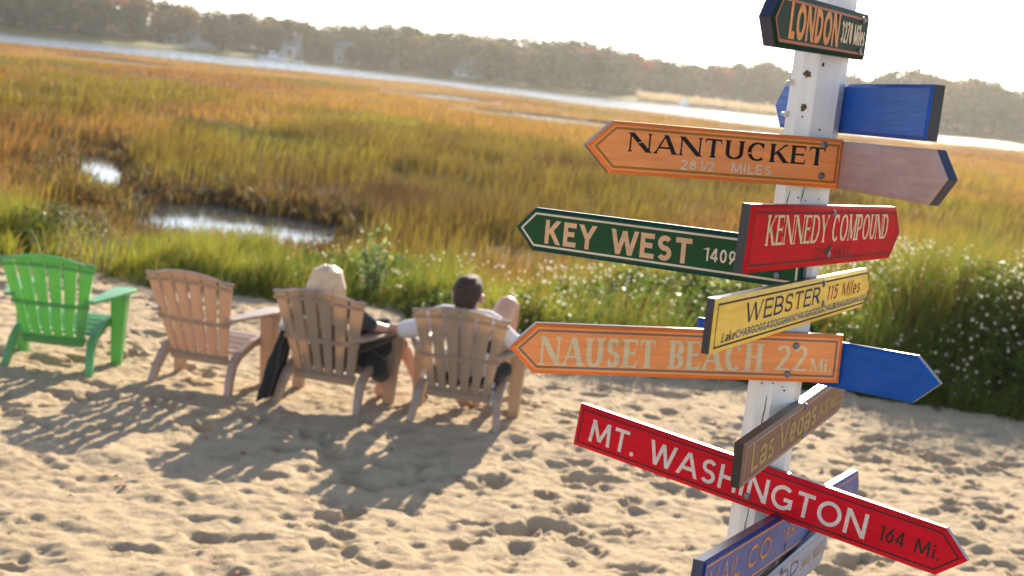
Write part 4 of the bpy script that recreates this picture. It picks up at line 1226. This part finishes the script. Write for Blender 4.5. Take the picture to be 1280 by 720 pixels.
def head(b, c, f, tilt=0.0, s=1.0):
    """head at c looking along f (horizontal), with brow, nose, lips, chin, ears"""
    f = Vector(f).normalized(); up = Vector((0, 0, 1)); sd = f.cross(up).normalized()
    up = (up * math.cos(tilt) + f * math.sin(tilt)).normalized(); f = up.cross(sd).normalized() * -1 if up.cross(sd).dot(f) < 0 else up.cross(sd).normalized()
    rot = Matrix((sd, f, up)).transposed()
    A = lambda x, y, z: Vector(c) + (sd * x + f * y + up * z) * s
    b.ball(A(0, -.012, .030), (.075 * s, .093 * s, .088 * s), rot); b.ball(A(0, .020, -.035), (.058 * s, .070 * s, .075 * s), rot)
    b.ball(A(0, .055, -.088), (.030 * s, .026 * s, .022 * s), rot)
    b.limb([(*A(0, .083, .022), .010 * s), (*A(0, .104, -.018), .014 * s)]); b.ball(A(0, .090, -.022), (.020 * s, .012 * s, .011 * s), rot)
    b.ball(A(0, .082, -.055), (.026 * s, .012 * s, .007 * s), rot); b.ball(A(0, .080, -.066), (.022 * s, .012 * s, .008 * s), rot)
    for k in (-1, 1):
        b.ball(A(k * .031, .070, .030), (.026 * s, .014 * s, .010 * s), rot); b.ball(A(k * .031, .074, .010), (.013 * s, .011 * s, .010 * s), rot)
        b.ball(A(k * .036, .060, -.030), (.022 * s, .022 * s, .020 * s), rot)
        b.ball(A(k * .080, -.008, -.002), (.012 * s, .020 * s, .032 * s), rot); b.ball(A(k * .088, -.018, .008), (.006 * s, .016 * s, .024 * s), rot)
    return A, rot

# the person in the right-hand chair: back against the slats, one knee drawn up, left arm laid on the next armrest
b = Blob()
b.limb([(-.10, .26, .40, .095), (.10, .26, .40, .095)]); b.limb([(0, .27, .42, .12), (0, .19, .58, .115), (0, .10, .76, .105)])
b.limb([(-.10, .12, .72, .085), (.10, .12, .72, .085)]); b.limb([(-.15, .09, .795, .062), (.15, .09, .795, .062)])
b.limb([(0, .08, .82, .058), (0, .085, .92, .055)])
AH, rotM = head(b, (.0, .10, .935), (.15, 1, 0), -.05, 1.27)
# legs: right knee high and outwards, left leg bent with foot back under the seat
b.limb([(.10, .30, .45, .095), (.16, .50, .68, .092), (.205, .66, .805, .088), (.21, .69, .76, .080), (.21, .79, .50, .062), (.22, .88, .30, .045), (.16, .92, .14, .036)])
b.limb([(.16, .92, .11, .034), (.14, 1.02, .05, .034), (.12, 1.12, .035, .026)])
b.limb([(-.10, .30, .42, .085), (-.12, .70, .45, .064), (-.10, .74, .40, .058), (-.02, .70, .22, .048), (.05, .66, .09, .036)])
b.limb([(.05, .66, .07, .034), (.055, .72, .045, .034), (.06, .82, .035, .026)])
# arms
b.limb([(-.20, .09, .775, .058), (-.33, .14, .68, .047), (-.46, .22, .625, .042), (-.60, .30, .612, .036), (-.70, .345, .605, .028)])
hand(b, (-.70, .345, .605), (-.9, .4, -.03), (0, 0, 1), (.4, .9, 0), 1, .18)
b.limb([(.20, .09, .775, .058), (.31, .16, .67, .047), (.36, .27, .612, .042), (.35, .42, .605, .035), (.34, .50, .600, .028)])
hand(b, (.34, .50, .600), (-.1, 1, -.1), (0, 0, 1), (-1, -.1, 0), 1, .35)
man = b.build('person', M_SKIN, None, .009, 4)
man.location = (CHAIRS[3][0], CHAIRS[3][1], -.045); man.rotation_euler = (0, 0, R(CHAIRS[3][2]))
tag(man, 'seated person with short dark hair and white T-shirt, one bare knee drawn up', 'person')
b = Blob()
b.limb([(-.11, .25, .44, .108), (.11, .25, .44, .108)]); b.limb([(0, .26, .44, .135), (0, .19, .58, .130), (0, .10, .76, .118)]); b.limb([(-.10, .12, .71, .100), (.10, .12, .71, .100)])
b.limb([(-.15, .09, .795, .074), (.15, .09, .795, .074)]); b.limb([(-.19, .09, .78, .072), (-.33, .14, .675, .068), (-.43, .20, .635, .066)]); b.limb([(.19, .09, .78, .072), (.31, .16, .665, .068), (.35, .24, .625, .066)])
b.limb([(.15, .30, .36, .05), (.20, .22, .30, .045), (.235, .14, .22, .03)])      # the loose hem hanging beside the seat
b.build('t_shirt', M_SHIRT, man, .010, 5)
b = Blob(); b.limb([(-.11, .27, .40, .112), (.11, .27, .40, .112)]); b.limb([(.10, .30, .44, .108), (.14, .43, .60, .104)]); b.limb([(-.10, .30, .42, .103), (-.115, .58, .45, .082)]); b.limb([(.20, .26, .40, .07), (.27, .34, .42, .06)])
b.build('shorts', M_BLACK, man, .010, 4)
b = Blob()
b.ball(AH(0, -.020, .040), (.104, .121, .113), rotM); b.ball(AH(0, -.055, -.005), (.088, .073, .088), rotM); b.ball(AH(0, .035, .085), (.073, .061, .048), rotM)
b.build('hair', M_DARKH, man, .008, 3)
for pts in ([(.05, .63, .018), (.052, .72, .018), (.06, .83, .016)], [(.165, .90, .02), (.14, 1.02, .018), (.118, 1.14, .016)]):
    m = MB(); m.sweep([pts[0], pts[1], pts[2]], [.075, .09, .07], .026, (1, 0, 0)); m.build('sandal', M_SOLE, man, bevel=.008)

# the blonde person in the third chair, turned a little to the right
b = Blob()
b.limb([(-.09, .26, .38, .095), (.10, .28, .38, .095)]); b.limb([(0, .27, .40, .115), (0, .19, .56, .098), (0, .10, .72, .095)])
b.limb([(-.08, .12, .68, .078), (.08, .12, .68, .078)]); b.limb([(-.135, .09, .745, .052), (.135, .09, .745, .052)]); b.limb([(0, .085, .77, .048), (0, .095, .86, .046)])
AW, rotW = head(b, (-.03, .12, .845), (.25, 1, 0), -.02, 1.04)
b.limb([(.10, .30, .38, .085), (.34, .58, .47, .064), (.37, .60, .46, .056), (.31, .62, .26, .050), (.225, .62, .09, .036)])      # right leg
b.limb([(.225, .62, .075, .034), (.26, .67, .050, .034), (.30, .74, .036, .026)])
b.limb([(-.05, .32, .38, .085), (.22, .66, .50, .064), (.27, .70, .50, .056), (.37, .72, .38, .052), (.455, .74, .21, .038)])     # left leg crossed over
b.limb([(.455, .74, .20, .035), (.50, .75, .145, .033), (.55, .77, .10, .025)])
b.limb([(.175, .09, .735, .047), (.29, .16, .64, .040), (.345, .28, .605, .036), (.345, .42, .600, .030), (.34, .47, .597, .024)])
hand(b, (.34, .47, .597), (-.05, 1, -.06), (0, 0, 1), (-1, 0, 0), 1, .3, .0078)
b.limb([(-.175, .09, .735, .047), (-.29, .18, .64, .040), (-.335, .30, .605, .036), (-.33, .44, .598, .024)])
hand(b, (-.33, .44, .598), (.05, 1, -.06), (0, 0, 1), (1, 0, 0), 1, .3, .0078)
wom = b.build('person', M_SKIN2, None, .009, 4)
wom.location = (CHAIRS[2][0], CHAIRS[2][1], -.035); wom.rotation_euler = (0, 0, R(CHAIRS[2][2]))
tag(wom, 'seated person with long blonde hair in dark clothes, bare legs crossed to the right', 'person')
b = Blob(); b.limb([(-.09, .26, .40, .108), (.10, .26, .40, .108)]); b.limb([(0, .26, .42, .125), (0, .19, .56, .110), (0, .10, .72, .106)]); b.limb([(-.13, .09, .74, .063), (.13, .09, .74, .063)])
b.limb([(.17, .09, .735, .060), (.28, .155, .65, .056)]); b.limb([(-.17, .09, .735, .060), (-.28, .17, .65, .056)])
b.build('top', M_BLACK2, wom, .010, 4)
b = Blob(); b.limb([(-.09, .28, .38, .110), (.10, .28, .38, .110)]); b.limb([(.10, .30, .38, .112), (.29, .50, .46, .10)]); b.limb([(-.05, .32, .40, .108), (.17, .58, .49, .092)])
b.limb([(.24, .30, .36, .08), (.30, .34, .31, .085), (.31, .38, .27, .075)]); b.limb([(.22, .20, .50, .07), (.29, .30, .56, .085), (.33, .42, .56, .065)]); b.limb([(.24, .24, .60, .06), (.31, .36, .62, .06)])
b.build('skirt', M_BLACK, wom, .010, 4)
b = Blob()
b.ball(AW(0, -.022, .040), (.122, .126, .112), rotW); b.ball(AW(0, -.060, -.03), (.130, .090, .12), rotW); b.ball(AW(0, -.015, .065), (.108, .115, .108), rotW)
for k in (-1, 0, 1):
    b.limb([(*AW(k * .055, -.055, .02), .042), (*AW(k * .062, -.06, -.10), .040), (*AW(k * .07, -.065, -.19), .028)])
b.limb([(*AW(.078, .0, .03), .034), (*AW(.100, -.03, -.08), .036), (*AW(.105, -.03, -.18), .026)]); b.limb([(*AW(-.078, .0, .03), .034), (*AW(-.100, -.03, -.08), .036), (*AW(-.105, -.03, -.18), .026)])
for i in range(70):
    a = rng.uniform(-2.5, 2.5); rr = rng.uniform(.96, 1.07); sx, cx = math.sin(a), -math.cos(a)
    end = rng.uniform(-.26, -.12)
    b.limb([(*AW(.03 * sx, -.02 + .03 * cx, .166), .008), (*AW(.085 * sx * rr, -.03 + .085 * cx * rr, .132), .010), (*AW(.125 * sx * rr, -.035 + .105 * cx * rr, .03), .010),
            (*AW(.122 * sx * rr, -.04 + .098 * cx * rr, -.08), .009), (*AW(.105 * sx * rr + rng.normal() * .012, -.045 + .085 * cx, end), .006)])
b.build('hair', M_BLOND, wom, .0055, 1)
for pts in ([(.215, .605, .018), (.26, .67, .018), (.31, .76, .016)], [(.465, .715, .165), (.505, .725, .105), (.56, .742, .062)]):
    m = MB(); m.sweep(pts, [.062, .078, .06], .022, (.7, -.7, 0)); m.build('sandal', M_SANDAL, wom, bevel=.007)

# black jacket hung over the left side of that chair, down to the sand
def jacket():
    nu, nv = 16, 34
    V = []; F = []
    for side_ in (0, 1):
        for j in range(nv):
            t = j / (nv - 1)
            for i in range(nu):
                w = i / (nu - 1)
                y = .08 + (w - .25) * (.20 + .10 * t) - .16 * t
                x = -.30 - .05 * t - .018 * math.sin(w * 9 + t * 3) * (.4 + t) - .012 * math.sin(w * 17 + 2) + .012 * (fbm(np.array([w * 6.0]), np.array([t * 7.0]))[0])
                z = .50 - t * .485 * (1 - .06 * math.sin(w * 8)) + .006 * math.sin(w * 14)
                V.append((x - (.012 if side_ else 0), y, max(z, .012)))
    for s_ in (0, 1):
        o_ = s_ * nu * nv
        for j in range(nv - 1):
            for i in range(nu - 1):
                q = [o_ + j * nu + i, o_ + j * nu + i + 1, o_ + (j + 1) * nu + i + 1, o_ + (j + 1) * nu + i]
                F.append(q if s_ == 0 else q[::-1])
    k = nu * nv
    for j in range(nv - 1):
        F.append([j * nu, (j + 1) * nu, (j + 1) * nu + k, j * nu + k]); F.append([j * nu + nu - 1, j * nu + nu - 1 + k, (j + 1) * nu + nu - 1 + k, (j + 1) * nu + nu - 1])
    for i in range(nu - 1):
        F.append([i, i + k, i + 1 + k, i + 1]); e = (nv - 1) * nu; F.append([e + i, e + i + 1, e + i + 1 + k, e + i + k])
    o = link('jacket', poly_mesh('jacket', V, F, True), M_BLACK)
    o.location = (CHAIRS[2][0], CHAIRS[2][1], 0); o.rotation_euler = (0, 0, R(CHAIRS[2][2]))
    tag(o, 'black jacket hanging from the left side of the blonde person\'s chair to the sand', 'jacket')
jacket()

# ------------------------------------------------------------ fallen leaves on the sand
LEAFC = [simple('rust_leaf', (.30, .075, .02), .7, .4, 60), simple('brown_leaf', (.16, .075, .035), .8, .4, 60), simple('orange_leaf', (.48, .14, .03), .7, .3, 60)]
def leaf_obj(mt, cat_label, grp):
    out = [(0, 0), (.25, .18), (.22, .34), (.46, .42), (.30, .55), (.34, .78), (.12, .72), (0, 1.05)]
    P = out + [(-a, b) for a, b in out[-2:0:-1]]
    V = [(a * .9, b - .5, .10 * math.sin(b * 4 + a * 3) + .22 * a * a * 2) for a, b in P] + [(0, 0.05, .03)]
    k = len(P); F = [(i, (i + 1) % k, k) for i in range(k)]
    me = poly_mesh('fallen_leaf', V, F)
    o = link('fallen_leaf', me, mt)
    so = o.modifiers.new('thick', 'SOLIDIFY'); so.thickness = .02
    tag(o, cat_label, 'leaf', grp); return o
protoL = [leaf_obj(LEAFC[0], 'small curled rust-red dead leaf lying on the sand', 'rust-red leaves on the sand'),
          leaf_obj(LEAFC[1], 'small dry brown dead leaf lying on the sand', 'brown leaves on the sand'),
          leaf_obj(LEAFC[2], 'small bright orange dead leaf lying on the sand', 'orange leaves on the sand')]
usedL = set()
SPOTS = [(-1.05, 8.05), (-1.95, 7.35), (-1.98, 7.38), (-.93, 6.95), (-.90, 6.98), (-.86, 6.93), (.26, 9.15), (.30, 9.35), (2.2, 9.3), (2.35, 8.7), (2.9, 9.9), (-1.5, 8.3), (1.25, 8.4), (-.35, 7.7), (.35, 8.2), (-2.5, 8.7), (-2.6, 7.2), (1.9, 10.2), (.9, 7.6)]
SPOTS += [(rng.uniform(-3.6, 3.6), rng.uniform(6.2, 11.0)) for _ in range(34)]
for i, (lx, ly) in enumerate(SPOTS):
    k = [0, 1, 2, 1, 0][i % 5]
    o = protoL[k] if k not in usedL else protoL[k].copy()
    if k in usedL: COL.objects.link(o)
    usedL.add(k)
    q = rng.uniform(.022, .048)
    o.location = (lx, ly, sand_at(lx, ly, .03) + .010); o.scale = (q, q, q)
    o.rotation_euler = (rng.uniform(-.5, .5), rng.uniform(-.5, .5), rng.uniform(0, 6.28))

n = 900
x = rng.uniform(-4.5, 4.5, n); y = rng.uniform(5.6, 12.5, n)
V = []; L = []
zz = SZ[np.clip(np.searchsorted(gy, y), 0, len(gy) - 1), np.clip(np.searchsorted(gx, x), 0, len(gx) - 1)] + .004
a = rng.uniform(0, 6.28, n); l = rng.uniform(.008, .05, n); w = rng.uniform(.0015, .004, n)
dx, dy = np.cos(a), np.sin(a); up = rng.uniform(0, .012, n)
V = np.stack([np.stack([x - dx * l, y - dy * l, zz], -1), np.stack([x + dy * w, y - dx * w, zz + up * .5], -1), np.stack([x + dx * l, y + dy * l, zz + up], -1), np.stack([x - dy * w, y + dx * w, zz + up * .5 + .002], -1)], 1)
ct = np.where((rng.random(n) < .5)[:, None], np.array([.10, .06, .035]), np.array([.34, .24, .12])) * rng.uniform(.7, 1.3, (n, 1))
tag(link('beach_litter', np_mesh('beach_litter', V.reshape(-1, 3), np.arange(4 * n), np.full(n, 4), np.repeat(ct, 4, 0)), M_GRASS), 'bits of dry straw and twig scattered over the sand', 'litter', kind='stuff')

# ------------------------------------------------------------ the hazy air over the bay
hz = MB(); hz.box(-620, 620, -60, 760, -6, 34)
M_HAZE = bpy.data.materials.new('thin_haze'); M_HAZE.use_nodes = True
t = M_HAZE.node_tree
for n_ in list(t.nodes): t.nodes.remove(n_)
ou = t.nodes.new('ShaderNodeOutputMaterial'); pv = t.nodes.new('ShaderNodeVolumePrincipled')
pv.inputs['Color'].default_value = (.95, .93, .88, 1); pv.inputs['Density'].default_value = .00017; pv.inputs['Anisotropy'].default_value = .60
t.links.new(pv.outputs[0], ou.inputs['Volume'])
o = hz.build('haze', M_HAZE); tag(o, kind='stuff')
o['label'] = 'thin pale haze over the marsh and the bay'; o['category'] = 'haze'
